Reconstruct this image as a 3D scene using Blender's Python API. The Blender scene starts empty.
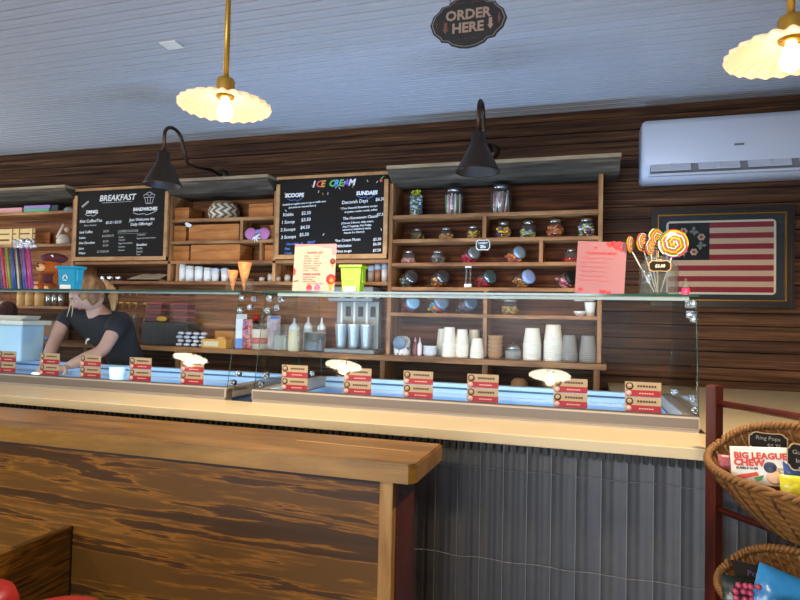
import bpy, bmesh, math, random
from mathutils import Vector, Matrix, noise
random.seed(7)
S = bpy.context.scene
COL = S.collection
R = math.radians
PI = math.pi

# ------------------------------------------------------------------ camera
H = 1.40
FPX = 598.0
YAW, PITCH, ROLL = R(-17.0), R(1.86), R(1.30)
_f = Vector((math.sin(YAW)*math.cos(PITCH), math.cos(YAW)*math.cos(PITCH), math.sin(PITCH)))
_r0 = Vector((math.cos(YAW), -math.sin(YAW), 0)); _u0 = _r0.cross(_f)
_r = math.cos(ROLL)*_r0 + math.sin(ROLL)*_u0
_u = -math.sin(ROLL)*_r0 + math.cos(ROLL)*_u0
cam = bpy.data.cameras.new('camera'); cam.sensor_width = 36; cam.lens = FPX*36/800
cam.clip_start = .02
camo = bpy.data.objects.new('camera', cam); COL.objects.link(camo)
M3 = Matrix((_r, _u, -_f)).transposed()
camo.matrix_world = Matrix.Translation((0, 0, H)) @ M3.to_4x4()
S.camera = camo

def ray(px, py):
    return _r*((px-400)/FPX) - _u*((py-300)/FPX) + _f
def at(px, py, Y):
    r = ray(px, py); r = r*(Y/r.y); return Vector((r.x, Y, H+r.z))
def atz(px, py, Z):
    r = ray(px, py); r = r*((Z-H)/r.z); return Vector((r.x, r.y, Z))

# ------------------------------------------------------------------ world, exposure, daylight
w = bpy.data.worlds.new('world'); S.world = w; w.use_nodes = True
w.node_tree.nodes['Background'].inputs[0].default_value = (.55, .68, .9, 1)
w.node_tree.nodes['Background'].inputs[1].default_value = .5
S.view_settings.view_transform = 'Standard'; S.view_settings.look = 'None'
S.view_settings.exposure = 0.25; S.view_settings.gamma = 1.0

def area(name, loc, direction, sx, sy, power, color):
    l = bpy.data.lights.new(name, 'AREA'); l.shape = 'RECTANGLE'; l.size = sx; l.size_y = sy
    l.energy = power; l.color = color
    o = bpy.data.objects.new(name, l); COL.objects.link(o); o.location = loc
    o.rotation_euler = Vector(direction).to_track_quat('-Z', 'Y').to_euler()
    return o
# daylight through the shop windows behind the camera, then a light by the left wall
area('daylight_area', (-1.6, -2.82, 1.38), (0, 1, .16), 3.6, 1.3, 145, (.78, .87, 1.0))
area('daylight_area', (-5.3, 2.2, 1.6), (1, .1, .08), 1.6, 1.5, 40, (.82, .90, 1.0))  # stands before the solid left wall, no window there

# ------------------------------------------------------------------ materials
def lin(h):
    h = h.lstrip('#'); v = [int(h[i:i+2], 16)/255 for i in (0, 2, 4)]
    return tuple((c/12.92 if c <= .04045 else ((c+.055)/1.055)**2.4) for c in v) + (1,)
MATS = {}
def mat(name, col, rough=.6, metal=0, spec=.5, bump=0, bscale=60, emit=None, es=0, trans=0, var=0):
    if name in MATS: return MATS[name]
    m = bpy.data.materials.new(name); m.use_nodes = True; MATS[name] = m
    nt = m.node_tree; b = nt.nodes['Principled BSDF']
    c = lin(col) if isinstance(col, str) else col
    b.inputs['Base Color'].default_value = c
    b.inputs['Roughness'].default_value = rough; b.inputs['Metallic'].default_value = metal
    b.inputs['Specular IOR Level'].default_value = spec
    if emit: b.inputs['Emission Color'].default_value = lin(emit); b.inputs['Emission Strength'].default_value = es
    if bump or var:
        tc = nt.nodes.new('ShaderNodeTexCoord'); n = nt.nodes.new('ShaderNodeTexNoise')
        n.inputs['Scale'].default_value = bscale; n.inputs['Detail'].default_value = 3
        nt.links.new(tc.outputs['Object'], n.inputs['Vector'])
        if bump:
            bp = nt.nodes.new('ShaderNodeBump'); bp.inputs['Strength'].default_value = bump; bp.inputs['Distance'].default_value = .004
            nt.links.new(n.outputs['Fac'], bp.inputs['Height']); nt.links.new(bp.outputs['Normal'], b.inputs['Normal'])
        if var:
            mx = nt.nodes.new('ShaderNodeMix'); mx.data_type = 'RGBA'
            mx.inputs[6].default_value = tuple(v*(1-var) for v in c[:3])+(1,); mx.inputs[7].default_value = tuple(min(1, v*(1+var)) for v in c[:3])+(1,)
            nt.links.new(n.outputs['Fac'], mx.inputs[0]); nt.links.new(mx.outputs[2], b.inputs['Base Color'])
    return m
def wood(name, cols, scale=(1, 1, 14), rough=.6, stops=None, detail=6, dist=.5, bump=.3, spec=.3, fine=3.0, coat=0):
    """streaky wood: noise stretched along the board; cols dark -> light"""
    m = bpy.data.materials.new(name); m.use_nodes = True; MATS[name] = m
    nt = m.node_tree; b = nt.nodes['Principled BSDF']; L = nt.links.new
    tc = nt.nodes.new('ShaderNodeTexCoord'); mp = nt.nodes.new('ShaderNodeMapping'); mp.inputs['Scale'].default_value = scale
    n = nt.nodes.new('ShaderNodeTexNoise'); n.inputs['Scale'].default_value = 2.2; n.inputs['Detail'].default_value = detail
    n.inputs['Distortion'].default_value = dist; n.inputs['Roughness'].default_value = .6
    n2 = nt.nodes.new('ShaderNodeTexNoise'); n2.inputs['Scale'].default_value = 2.2*fine; n2.inputs['Detail'].default_value = 4
    mix = nt.nodes.new('ShaderNodeMath'); mix.operation = 'MULTIPLY_ADD'; mix.inputs[1].default_value = .35
    cr = nt.nodes.new('ShaderNodeValToRGB'); e = cr.color_ramp.elements
    stops = stops or [.42+.36*i/(len(cols)-1) for i in range(len(cols))]
    e[0].position = stops[0]; e[0].color = lin(cols[0]); e[1].position = stops[-1]; e[1].color = lin(cols[-1])
    for s, c in list(zip(stops, cols))[1:-1]:
        k = e.new(s); k.color = lin(c)
    L(tc.outputs['Object'], mp.inputs['Vector']); L(mp.outputs['Vector'], n.inputs['Vector']); L(mp.outputs['Vector'], n2.inputs['Vector'])
    L(n2.outputs['Fac'], mix.inputs[0]); 
    sc = nt.nodes.new('ShaderNodeMath'); sc.operation = 'MULTIPLY'; sc.inputs[1].default_value = .82
    L(n.outputs['Fac'], sc.inputs[0]); L(sc.outputs[0], mix.inputs[2])
    L(mix.outputs[0], cr.inputs['Fac']); L(cr.outputs['Color'], b.inputs['Base Color'])
    bp = nt.nodes.new('ShaderNodeBump'); bp.inputs['Strength'].default_value = bump; bp.inputs['Distance'].default_value = .004
    L(mix.outputs[0], bp.inputs['Height']); L(bp.outputs['Normal'], b.inputs['Normal'])
    b.inputs['Roughness'].default_value = rough; b.inputs['Specular IOR Level'].default_value = spec
    b.inputs['Coat Weight'].default_value = coat; b.inputs['Coat Roughness'].default_value = .25
    return m
def thin_glass(name, tint='#ffffff', ior=1.45, rough=.02):
    m = bpy.data.materials.new(name); m.use_nodes = True; MATS[name] = m
    nt = m.node_tree; nt.nodes.remove(nt.nodes['Principled BSDF']); out = nt.nodes['Material Output']; L = nt.links.new
    t = nt.nodes.new('ShaderNodeBsdfTransparent'); t.inputs[0].default_value = lin(tint)
    g = nt.nodes.new('ShaderNodeBsdfGlossy'); g.inputs['Roughness'].default_value = rough
    f = nt.nodes.new('ShaderNodeFresnel'); gm = nt.nodes.new('ShaderNodeNewGeometry'); mr = nt.nodes.new('ShaderNodeMapRange')
    mr.inputs[3].default_value = ior; mr.inputs[4].default_value = 1/ior
    L(gm.outputs['Backfacing'], mr.inputs[0]); L(mr.outputs[0], f.inputs[0])
    x = nt.nodes.new('ShaderNodeMixShader'); L(f.outputs[0], x.inputs[0]); L(t.outputs[0], x.inputs[1]); L(g.outputs[0], x.inputs[2])
    L(x.outputs[0], out.inputs['Surface']); return m

WALL = wood('sawn_wall_wood', ['#26150b', '#422816', '#5a3a21', '#7d5436'], scale=(.55, .55, 20), rough=.75, bump=.6)
SHELF = wood('shelf_wood', ['#6a4326', '#8c5d36', '#a87548', '#c0905e'], scale=(1, 6, 6), rough=.6)
SHELFD = wood('shelf_divider_wood', ['#6a4326', '#8c5d36', '#a87548', '#c0905e'], scale=(8, 6, 1), rough=.6)
BACKW = wood('shelf_back_wood', ['#4a2c18', '#75482a', '#9a6238', '#b5804e'], scale=(.6, .6, 16), rough=.75)
GREYW = wood('weathered_grey_wood', ['#332b22', '#463d31', '#5a5042', '#746954'], scale=(.8, 2, 16), rough=.8)
TANW = wood('tan_lip_wood', ['#8a7458', '#a38c6c', '#b9a280'], scale=(1, 3, 8), rough=.75)
BARW = wood('bar_plywood', ['#36220b', '#44290d', '#855519', '#684313', '#573810'], scale=(.5, .5, 6.5), rough=.42, stops=[.42, .535, .56, .58, .62], dist=.9, bump=.12, detail=7, fine=4.5, coat=0)
BARTOP = wood('bar_top_wood', ['#50350f', '#71501c', '#8b6428', '#a2783a'], scale=(.7, 4, 4), rough=.38, bump=.12, coat=.3, spec=.4)
TRIMW = wood('bar_trim_wood', ['#5f3f1e', '#80592e', '#9a733e', '#b08c56'], scale=(6, 6, .8), rough=.45, bump=.2)
REDW = wood('red_brown_wood', ['#2d0f08', '#4a1a10', '#622616'], scale=(6, 6, .8), rough=.4, bump=.1, coat=.2)
BOXW = wood('box_pine', ['#935424', '#b87238', '#cf8c50'], scale=(1, 1, 9), rough=.65)
FRAMEW = wood('board_frame_wood', ['#9b6c40', '#b98654', '#cda06c'], scale=(2, 4, 4), rough=.6)
CLAD = mat('charcoal_corrugated_metal', '#55575b', .5, .15, .4, bump=.1, bscale=30, var=.12)
CREAM = mat('cream_counter', '#d9c7a2', .22, 0, .5, var=.03, bscale=8)
CREAMF = CREAM
FLOOR = wood('floor_boards', ['#4a3a2a', '#6a543c', '#80684a'], scale=(6, .6, 1), rough=.5)
CEIL = mat('painted_beadboard', '#b9bcc2', .38, 0, .5, bump=.15, bscale=12, var=.05)
PLAST = mat('wall_plaster', '#554c42', .8)
CHALK = mat('blackboard', '#201a15', .75, 0, .2, var=.15, bscale=6)
WHITE = mat('white_chalk', '#f2f0ea', .8)
STEEL = mat('brushed_steel', '#b8babd', .3, 1)
CHROME = mat('chrome', '#dfe2e6', .12, 1)
DKMET = mat('dark_bronze', '#4c3c30', .4, .8)
GREYM = mat('grey_case_frame', '#a59c94', .38, .1)
GLASS = thin_glass('clear_glass', '#fbfdfc')
def milky(m, col, k):
    nt = m.node_tree; d = nt.nodes.new('ShaderNodeBsdfDiffuse'); d.inputs[0].default_value = lin(col); x = nt.nodes.new('ShaderNodeMixShader'); x.inputs[0].default_value = k
    o = nt.nodes['Material Output']; nt.links.new(o.inputs['Surface'].links[0].from_socket, x.inputs[1]); nt.links.new(d.outputs[0], x.inputs[2]); nt.links.new(x.outputs[0], o.inputs['Surface']); return m
JARG = milky(thin_glass('jar_glass', '#eef1f2', 1.55, .05), '#d2d2cc', .045)
GEDGE = mat('glass_edge_green', '#244a46', .1, 0, .8)
BLACK = mat('black_plastic', '#141414', .45)
WPL = mat('white_plastic', '#e8e6e0', .4)
PAPER = mat('white_paper_cup', '#eee4cf', .6)
KRAFT = mat('kraft_card', '#b98a5a', .8, var=.08)
LID = mat('jar_lid_steel', '#c9ccd0', .22, 1)
BRASS = mat('pendant_brass', '#c79a3e', .35, .6)
SKIN = mat('skin', '#c99c8a', .5)
SHIRT = mat('black_shirt_cloth', '#1b1c22', .85, bump=.2, bscale=40)
MAROON = mat('maroon_cloth', '#4a1f22', .85)
HAIR = wood('brown_blonde_hair', ['#4a3020', '#7a5636', '#b08a5c'], scale=(14, 14, 2), rough=.5)
JEAN = mat('dark_trousers', '#202430', .85)
def C(name, col, rough=.5, **k): return mat(name, col, rough, **k)

# ------------------------------------------------------------------ mesh builder
_tc = {}
def text_mesh(s, size, align='CENTER', shear=0, bold=0):
    k = (s, size, align, shear, bold)
    if k not in _tc:
        cu = bpy.data.curves.new('t', 'FONT'); cu.body = s; cu.size = size; cu.align_x = align; cu.shear = shear
        cu.extrude = .0006; cu.offset = bold; cu.resolution_u = 2
        o = bpy.data.objects.new('t', cu); COL.objects.link(o)
        dg = bpy.context.evaluated_depsgraph_get(); me = bpy.data.meshes.new_from_object(o.evaluated_get(dg))
        bpy.data.objects.remove(o); _tc[k] = me
    return _tc[k]
def FACE(x, y, z, rz=0, tilt=0):
    return Matrix.Translation((x, y, z)) @ Matrix.Rotation(rz, 4, 'Z') @ Matrix.Rotation(PI/2+tilt, 4, 'X')
class MB:
    def __init__(s): s.bm = bmesh.new(); s.mats = []
    def mi(s, m):
        if m not in s.mats: s.mats.append(m)
        return s.mats.index(m)
    def _set(s, n0, m, smooth=False):
        s.bm.faces.ensure_lookup_table(); i = s.mi(m)
        for f in s.bm.faces[n0:]: f.material_index = i; f.smooth = smooth
    def box(s, c, d, m, X=None, bev=0, rz=0):
        n0 = len(s.bm.faces)
        T = Matrix.Translation(c) @ Matrix.Rotation(rz, 4, 'Z') @ Matrix.Diagonal((*d, 1))
        r = bmesh.ops.create_cube(s.bm, size=1, matrix=(X @ T) if X else T)
        if bev:
            vs = set(r['verts']); es = [e for e in s.bm.edges if e.verts[0] in vs and e.verts[1] in vs]
            bmesh.ops.bevel(s.bm, geom=es, offset=bev, segments=2, affect='EDGES', profile=.6)
        s._set(n0, m); return s
    def b2(s, x0, x1, y0, y1, z0, z1, m, **k):
        return s.box(((x0+x1)/2, (y0+y1)/2, (z0+z1)/2), (abs(x1-x0), abs(y1-y0), abs(z1-z0)), m, **k)
    def grid(s, rows, m, X=None, closed=True, smooth=True, caps=False):
        n0 = len(s.bm.faces)
        V = [[s.bm.verts.new((X @ Vector(p)) if X else Vector(p)) for p in r] for r in rows]
        n = len(rows[0])
        for a, b in zip(V, V[1:]):
            for i in range(n if closed else n-1):
                j = (i+1) % n
                try: s.bm.faces.new((a[i], a[j], b[j], b[i]))
                except ValueError: pass
        if caps:
            s.bm.faces.new(list(reversed(V[0]))); s.bm.faces.new(V[-1])
        s._set(n0, m, smooth); return s
    def lathe(s, prof, m, c=(0, 0, 0), n=20, X=None, caps=True, smooth=True):
        rows = []
        for r, z in prof:
            r = max(r, 1e-4)
            rows.append([(c[0]+r*math.cos(2*PI*i/n), c[1]+r*math.sin(2*PI*i/n), c[2]+z) for i in range(n)])
        return s.grid(rows, m, X, True, smooth, caps)
    def tube(s, pts, r, m, n=8, X=None, r2=None):
        pts = [Vector(p) for p in pts]; rows = []; up = Vector((0, 0, 1))
        for i, p in enumerate(pts):
            t = (pts[min(i+1, len(pts)-1)]-pts[max(i-1, 0)]).normalized()
            a = t.cross(up)
            if a.length < .05: a = t.cross(Vector((0, 1, 0)))
            a.normalize(); b = t.cross(a)
            rr = r if r2 is None else r+(r2-r)*i/(len(pts)-1)
            rows.append([p+a*rr*math.cos(2*PI*k/n)+b*rr*math.sin(2*PI*k/n) for k in range(n)])
        return s.grid(rows, m, X, True, True, True)
    def prism(s, poly, z0, z1, m, X=None):
        n0 = len(s.bm.faces); T = X or Matrix()
        a = [s.bm.verts.new(T @ Vector((x, y, z0))) for x, y in poly]; b = [s.bm.verts.new(T @ Vector((x, y, z1))) for x, y in poly]
        s.bm.faces.new(list(reversed(a))); s.bm.faces.new(b); n = len(poly)
        for i in range(n): s.bm.faces.new((a[i], a[(i+1) % n], b[(i+1) % n], b[i]))
        s._set(n0, m); return s
    def ball(s, c, r, m, X=None, sub=2, sc=(1, 1, 1)):
        n0 = len(s.bm.faces); T = Matrix.Translation(c) @ Matrix.Diagonal((*sc, 1))
        bmesh.ops.create_icosphere(s.bm, subdivisions=sub, radius=r, matrix=(X @ T) if X else T)
        s._set(n0, m, True); return s
    def text(s, t, X, size, m, align='CENTER', shear=0, bold=0):
        me = text_mesh(t, size, align, shear, bold); n0 = len(s.bm.faces)
        tmp = bmesh.new(); tmp.from_mesh(me); tmp.transform(X); me2 = bpy.data.meshes.new('x'); tmp.to_mesh(me2); tmp.free()
        s.bm.from_mesh(me2); bpy.data.meshes.remove(me2); s._set(n0, m); return s
    def mesh(s, me, m=None, X=None):
        n0 = len(s.bm.faces); tmp = bmesh.new(); tmp.from_mesh(me)
        if X: tmp.transform(X)
        me2 = bpy.data.meshes.new('x'); tmp.to_mesh(me2); tmp.free(); s.bm.from_mesh(me2); bpy.data.meshes.remove(me2)
        if m: s._set(n0, m, True)
        return s
    def build(s, name, parent=None, loc=None, rz=0, X=None, label=None, cat=None, group=None, kind=None):
        if X: bmesh.ops.transform(s.bm, matrix=X, verts=s.bm.verts)
        bmesh.ops.recalc_face_normals(s.bm, faces=s.bm.faces)
        me = bpy.data.meshes.new(name); s.bm.to_mesh(me); s.bm.free()
        for m in s.mats: me.materials.append(m)
        o = bpy.data.objects.new(name, me); COL.objects.link(o)
        if parent: o.parent = parent
        if loc is not None: o.location = loc
        o.rotation_euler.z = rz
        for k, v in (('label', label), ('category', cat), ('group', group), ('kind', kind)):
            if v: o[k] = v
        return o
def thing(name, label, cat, loc=(0, 0, 0), rz=0, group=None):
    o = bpy.data.objects.new(name, None); COL.objects.link(o); o.empty_display_size = .05
    o.location = loc; o.rotation_euler.z = rz; o['label'] = label; o['category'] = cat
    if group: o['group'] = group
    return o
def dup(o, loc, label=None, group=None, rz=None):
    c = o.copy(); COL.objects.link(c); c.location = loc
    if rz is not None: c.rotation_euler.z = rz
    if label: c['label'] = label
    if group: c['group'] = group
    for ch in list(o.children):
        d = ch.copy(); COL.objects.link(d); d.parent = c
        for g in list(ch.children):
            e = g.copy(); COL.objects.link(e); e.parent = d
    return c

# ------------------------------------------------------------------ room
WY = 3.83; CZ = 2.715
XL, XR, YF = -5.6, 2.6, -3.0
mb = MB(); mb.b2(XL, XR, YF, WY+.1, -.1, 0, FLOOR).build('floor', kind='structure')
# ceiling: beadboard running along the shop
rows = []; y = YF
pts = []
while y < WY:
    for dy, dz in ((0, 0), (.029, 0), (.0315, .004), (.034, 0), (.058, 0), (.0615, .009), (.065, .009)):
        pts.append((y+dy, CZ+dz))
    y += .068
pts.append((WY, CZ))
mb = MB(); mb.grid([[(XL, a, b) for a, b in pts], [(XR, a, b) for a, b in pts]], CEIL, closed=False, smooth=False)
mb.b2(XL, XR, YF, WY+.1, CZ+.02, CZ+.1, CEIL).build('ceiling', kind='structure')
# back wall of rough sawn boards
pts = []; z = 0; k = 0
while z < CZ:
    h = (.068, .082, .074, .09)[k % 4]; off = (.0, .006, .002, .008)[(k*3) % 4]
    pts += [(z, WY+.012), (z+.003, WY-off), (min(z+h-.004, CZ), WY-off-.002), (min(z+h, CZ), WY+.012)]; z += h; k += 1
mb = MB(); mb.grid([[(XL, b, a) for a, b in pts], [(XR, b, a) for a, b in pts]], WALL, closed=False, smooth=False)
mb.b2(XL, XR, WY+.015, WY+.1, 0, CZ, WALL).build('wall_back', kind='structure')
MB().b2(XL-.1, XL, YF, WY, 0, CZ, PLAST).build('wall_left', kind='structure')
MB().b2(XR, XR+.1, YF, WY, 0, CZ, PLAST).build('wall_right', kind='structure')
mb = MB()
mb.b2(XL, XR, YF-.1, YF, 0, .6, PLAST); mb.b2(XL, XR, YF-.1, YF, 2.06, CZ, PLAST)
mb.b2(XL, -3.6, YF-.1, YF, .6, 2.06, PLAST); mb.b2(.4, XR, YF-.1, YF, .6, 2.06, PLAST)
mb.build('wall_front', kind='structure')
mb = MB()
for x in (-3.6, -2.27, -.93, .4): mb.b2(x-.03, x+.03, YF-.08, YF-.02, .6, 2.06, WPL)
mb.b2(-3.6, .4, YF-.08, YF-.02, .6, .66, WPL); mb.b2(-3.6, .4, YF-.08, YF-.02, 2.0, 2.06, WPL)
mb.b2(-3.6, .4, YF-.055, YF-.045, .6, 2.06, GLASS)
mb.build('window_1', kind='structure')

# ------------------------------------------------------------------ serving counter
CT = 1.05
Y0 = 1.90
mb = MB(); xa = XL+.4; xe = 1.45
mb.b2(xa, xe, Y0, 2.174, CT-.034, CT, CREAM, bev=.003)
slab = mb.build('countertop', label='long cream countertop strip running in front of the glass ice cream cases', cat='counter')
mb = MB(); mb.b2(.39, xe, 2.1745, WY-.02, CT-.034, CT, CREAM); mb.b2(.148, .39, 2.865, WY-.02, CT-.034, CT, CREAM)
mb.build('side_counter', label='cream side counter from the case end back to the plank wall, behind the basket rack', cat='counter')
# corrugated cladding of the counter front
base = thing('counter_base', 'counter base clad in charcoal corrugated panels below the cream countertop', 'counter base', (0, Y0, 0))
mb = MB(); mb.b2(xa+.02, xe-.02, .06, .12, .0, CT-.036, BLACK); mb.b2(.42, xe-.02, .12, 1.85, 0, CT-.036, BLACK)
mb.build('carcass', base)
x = xa+.05; W = .0735; k = 0
# positions matched to the lap seams, one panel per seam
xs = []
x0 = .356
while x0 > xa+.1: xs.append(x0); x0 -= W
x0 = .356+W
while x0 < xe-.1: xs.append(x0); x0 += W
vis = [v for v in xs if v > -.75]
rest = [v for v in xs if v <= -.75]
SEAM = mat('panel_seam', '#7f8288', .45, .3)
def panel(mb, x, seams=True):
    n = 16; prof = []
    for i in range(n+1):
        t = i/n
        d = .0022*(.5+.5*math.cos(2*PI*t*3)) + .003*math.cos(2*PI*t)
        prof.append((x-W+t*W*.985, .045-d))
    mb.grid([[(a, b, .01) for a, b in prof], [(a, b, CT-.036) for a, b in prof]], CLAD, closed=False)
    if seams:
        mb.b2(x-.0025, x-.0005, .030, .036, .01, CT-.036, SEAM)
for v in vis:
    m2 = MB(); panel(m2, v); m2.build('corrugated_panel', base)
m2 = MB()
for v in rest: panel(m2, v)
m2.build('corrugated_panel', base)
# thin overlap joint lines across the panels
for zz in (.645, .93):
    mb = MB(); pts = []
    x = xa+.1
    while x < xe-.06:
        pts.append((x, .030, zz+.0022*math.sin(x*37)+.002*noise.noise(Vector((x*20, 0, zz))))); x += .012
    mb.tube(pts, .0009, SEAM, n=4); mb.build('joint_strip', base)
# ribbed dark trim right under the slab
mb = MB(); x = xa+.05
while x < xe-.05:
    mb.b2(x, x+.012, .016, .034, CT-.062, CT-.036, BLACK); x += .024
mb.build('ribbed_trim', base)

# ------------------------------------------------------------------ glass ice cream cases
RIM = 1.10; GY0, GY1, TY0, TY1, GT = 2.19, 2.86, 2.26, 2.80, 1.50
BLUEIN = mat('case_interior', '#a9c6e6', .35, .25)
LEDM = mat('led_strip', '#8f9fa2', .5, emit='#c4dcf2', es=.12)
TUBM = mat('tub_lid_blue', '#9ec4ea', .35)
def clamp(mb, c, X=None):
    x, y, z = c
    for s in (-1, 1):
        mb.lathe([(.0, -.003), (.011, -.003), (.012, 0), (.011, .003), (0, .003)], CHROME, n=12, X=Matrix.Translation((x+s*.008, y, z)) @ Matrix.Rotation(PI/2, 4, 'Y'))
    for a in range(4):
        mb.ball((x, y+.012*math.cos(a*PI/2+.8), z+.012*math.sin(a*PI/2+.8)), .006, CHROME, sub=1)
    mb.box((x, y, z), (.022, .006, .024), CHROME)
def ice_case(x0, x1, label, led):
    t = thing('ice_cream_display_case', label, 'display case', (0, 0, CT-.6))
    dz = -(CT-.6)
    def P(mb, n, **k):
        return mb.build(n, t, X=Matrix.Translation((0, 0, dz)), **k)
    # rim frame with steps, open in the middle
    mb = MB()
    mb.b2(x0, x1, GY0-.015, GY0+.04, CT+.006, RIM, GREYM, bev=.006)
    mb.b2(x0+.004, x1-.004, GY0-.014, GY0+.04, CT-.03, CT+.006, mat('case_kick', '#6f6862', .5, .2))
    mb.b2(x0, x0+.045, GY0+.04, GY1, CT+.002, RIM, GREYM, bev=.004)
    mb.b2(x1-.045, x1, GY0+.04, GY1, CT+.002, RIM, GREYM, bev=.004)
    mb.b2(x0, x1, GY1-.04, GY1, CT-.2, RIM, BLUEIN, bev=.004)
    P(mb, 'frame')
    mb = MB()
    mb.b2(x0+.045, x1-.045, GY0+.07, GY0+.075, .62, CT, BLUEIN)
    mb.b2(x0+.045, x1-.045, GY1-.045, GY1-.04, .62, CT+.03, BLUEIN)
    mb.b2(x0+.045, x0+.05, GY0+.075, GY1-.045, .62, CT, BLUEIN); mb.b2(x1-.05, x1-.045, GY0+.075, GY1-.045, .62, CT, BLUEIN)
    mb.b2(x0+.045, x1-.045, GY0+.075, GY1-.045, .60, .62, BLUEIN)
    mb.b2(x0+.05, x1-.05, GY1-.075, GY1-.045, CT-.012, CT+.002, STEEL)
    mb.b2(x0+.05, x1-.05, GY1-.052, GY1-.045, CT+.024, CT+.032, mat('dark_seal', '#3b566e', .5))
    P(mb, 'cold_well')
    mb = MB(); mb.b2(x0+.02, x1-.02, GY0+.08, GY1-.02, .46, .60, BLACK); P(mb, 'lower_housing')
    # inset tub row
    n = int((x1-x0-.12)/.2); st = (x1-x0-.12)/n
    for i in range(n):
        cx = x0+.06+st*(i+.5)
        for j, cy in enumerate((2.41, 2.67)):
            mb = MB(); mb.b2(cx-st*.46, cx+st*.46, cy-.115, cy+.115, .86, 1.0-.004, (TUBM, BLUEIN)[(i+j) % 2], bev=.012)
            mb.b2(cx-st*.42, cx+st*.42, cy-.1, cy+.1, .996, 1.004, WPL, bev=.003); P(mb, 'ice_cream_tub_lid')
    # glass panes
    lean = math.atan2(TY0-GY0, GT-RIM)
    g = MB(); hh = math.hypot(TY0-GY0, GT-RIM)
    X = Matrix.Translation((0, GY0, RIM-.02)) @ Matrix.Rotation(-lean, 4, 'X')
    g.box(((x0+x1)/2, .0, (hh+.02)/2), (x1-x0-.012, .005, hh+.01), GLASS, X=X)
    P(g, 'front_glass')
    for xx in (x0+.003, x1-.003):
        g = MB(); X = Matrix(((0, 0, 1, xx), (1, 0, 0, 0), (0, 1, 0, 0), (0, 0, 0, 1)))
        g.prism([(GY0, RIM-.02), (GY1, RIM-.02), (TY1, GT-.001), (TY0, GT-.001)], -.003, .003, GLASS, X=X)
        e = [(GY0-.001, RIM-.02), (TY0-.001, GT)]
        g.tube([(xx, GY0-.003, RIM-.025), (xx, TY0-.003, GT)], .0017, GEDGE, n=4)
        g.tube([(xx, GY1, RIM-.02), (xx, TY1, GT)], .0012, GEDGE, n=4)
        P(g, 'end_glass')
    g = MB(); g.b2(x0-.006, x1+.006, TY0-.012, TY1, GT, GT+.008, GLASS); g.b2(x0-.006, x1+.006, TY0-.0135, TY0-.0115, GT, GT+.008, GEDGE)
    g.b2(x0-.006, x0-.005, TY0-.012, TY1, GT, GT+.008, GEDGE); g.b2(x1+.005, x1+.006, TY0-.012, TY1, GT, GT+.008, GEDGE)
    P(g, 'top_glass')
    if led:
        g = MB(); g.b2(x0+.05, x1-.02, TY0+.02, TY0+.045, GT-.012, GT-.001, LEDM); P(g, 'led_strip')
    else:
        g = MB(); g.b2(x0+.2, x1-.02, TY0+.02, TY0+.035, GT-.006, GT-.001, mat('alu_strip', '#aebfc4', .4, .6)); P(g, 'aluminium_strip')
    for xx, s in ((x0+.003, 1), (x1-.003, -1)):
        for c in ((TY0+.03, GT-.022), (TY0+.13, GT-.022), (TY0+.02, GT-.075), (TY0+.1, GT-.06), (GY0+.05, RIM+.015), (GY1-.12, RIM+.02), (GY0+.09, RIM+.05)):
            m2 = MB(); clamp(m2, (xx+s*.004, c[0], c[1])); P(m2, 'glass_clamp')
    return t
CX1 = .374
ice_case(-1.292, CX1, 'right-hand glass ice cream case with a white light strip under its top shelf', True)
ice_case(-3.35, -1.412, 'long glass ice cream case the person in black reaches into', False)
for x0, x1, led_ in ((-1.292, CX1, 1), (-3.35, -1.412, 0)):
    area('case_light', ((x0+x1)/2, GY0+.055, RIM-.012), (0, 1, -.10), x1-x0-.12, .02, 3.6*(x1-x0)/1.66, (.42, .68, 1.0))
    xq = x0 if led_ else x0+1.0
    area('added_up_light', ((xq+x1)/2, GY1-.02, RIM+.003), (0, .22, 1), x1-xq-.12, .012, 15*(x1-xq)/1.66, (.36, .60, 1.0))  # added strip on the back rim, tints the ceiling blue, faces away from camera

# flavour tags inside the front glass
REDT = mat('tag_red', '#a81f2c', .5); BEI = mat('tag_beige', '#b9a184', .6); TAGD = mat('tag_dark', '#4a2018', .6); TAGP = mat('tag_pale_print', '#e9b9b4', .6)
def flavour_tag():
    t = thing('flavour_tag', 'x', 'flavour tag')
    for k in (0, 1):
        mb = MB(); z = .052*k
        mb.b2(-.058, .058, -.001, .001, z+.001, z+.051, BEI); 
        mb.b2(-.052, .058, -.0022, -.001, z+.001, z+.023, REDT)
        mb.lathe([(.0, 0), (.0125, 0), (.0125, .001), (0, .001)], TAGD, n=14, X=FACE(-.043, -.0012, z+.036))
        mb.lathe([(.0, 0), (.0085, 0), (.0085, .001), (0, .001)], BEI, n=12, X=FACE(-.043, -.0024, z+.036))
        mb.lathe([(.0, 0), (.009, 0), (.009, .001), (0, .001)], TAGP, n=12, X=FACE(-.045, -.0024, z+.012))
        for j in range(7):
            mb.b2(-.018+j*.009, -.018+j*.009+.0065, -.0018, -.001, z+.033, z+.040, TAGD)
        for j in range(6):
            mb.b2(-.012+j*.008, -.012+j*.008+.0055, -.0028, -.002, z+.010, z+.014, TAGP)
        mb.build('flavour_card', t)
    mb = MB(); mb.b2(-.05, .05, .001, .006, 0, .09, JARG); mb.build('card_holder', t)
    return t
ft = flavour_tag()
tagpx = [(4, 374, 'cut off by the left picture edge'), (47, 377, 'below the reaching hands of the person'), (88, 380, 'just right of the reaching forearm'),
         (138, 384, 'second from the right end of the left case'), (190, 387, 'at the right end of the left case'),
         (293, 392, 'in the right case below the squeeze bottles'), (356, 397, 'in the right case below the milkshake mixer'), (417, 401, 'third from the left in the right case'),
         (482, 405, 'in the right case below the cream cups'), (570, 412, 'second from the right end of the right case'), (643, 417, 'at the right end of the right case')]
first = True
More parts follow.
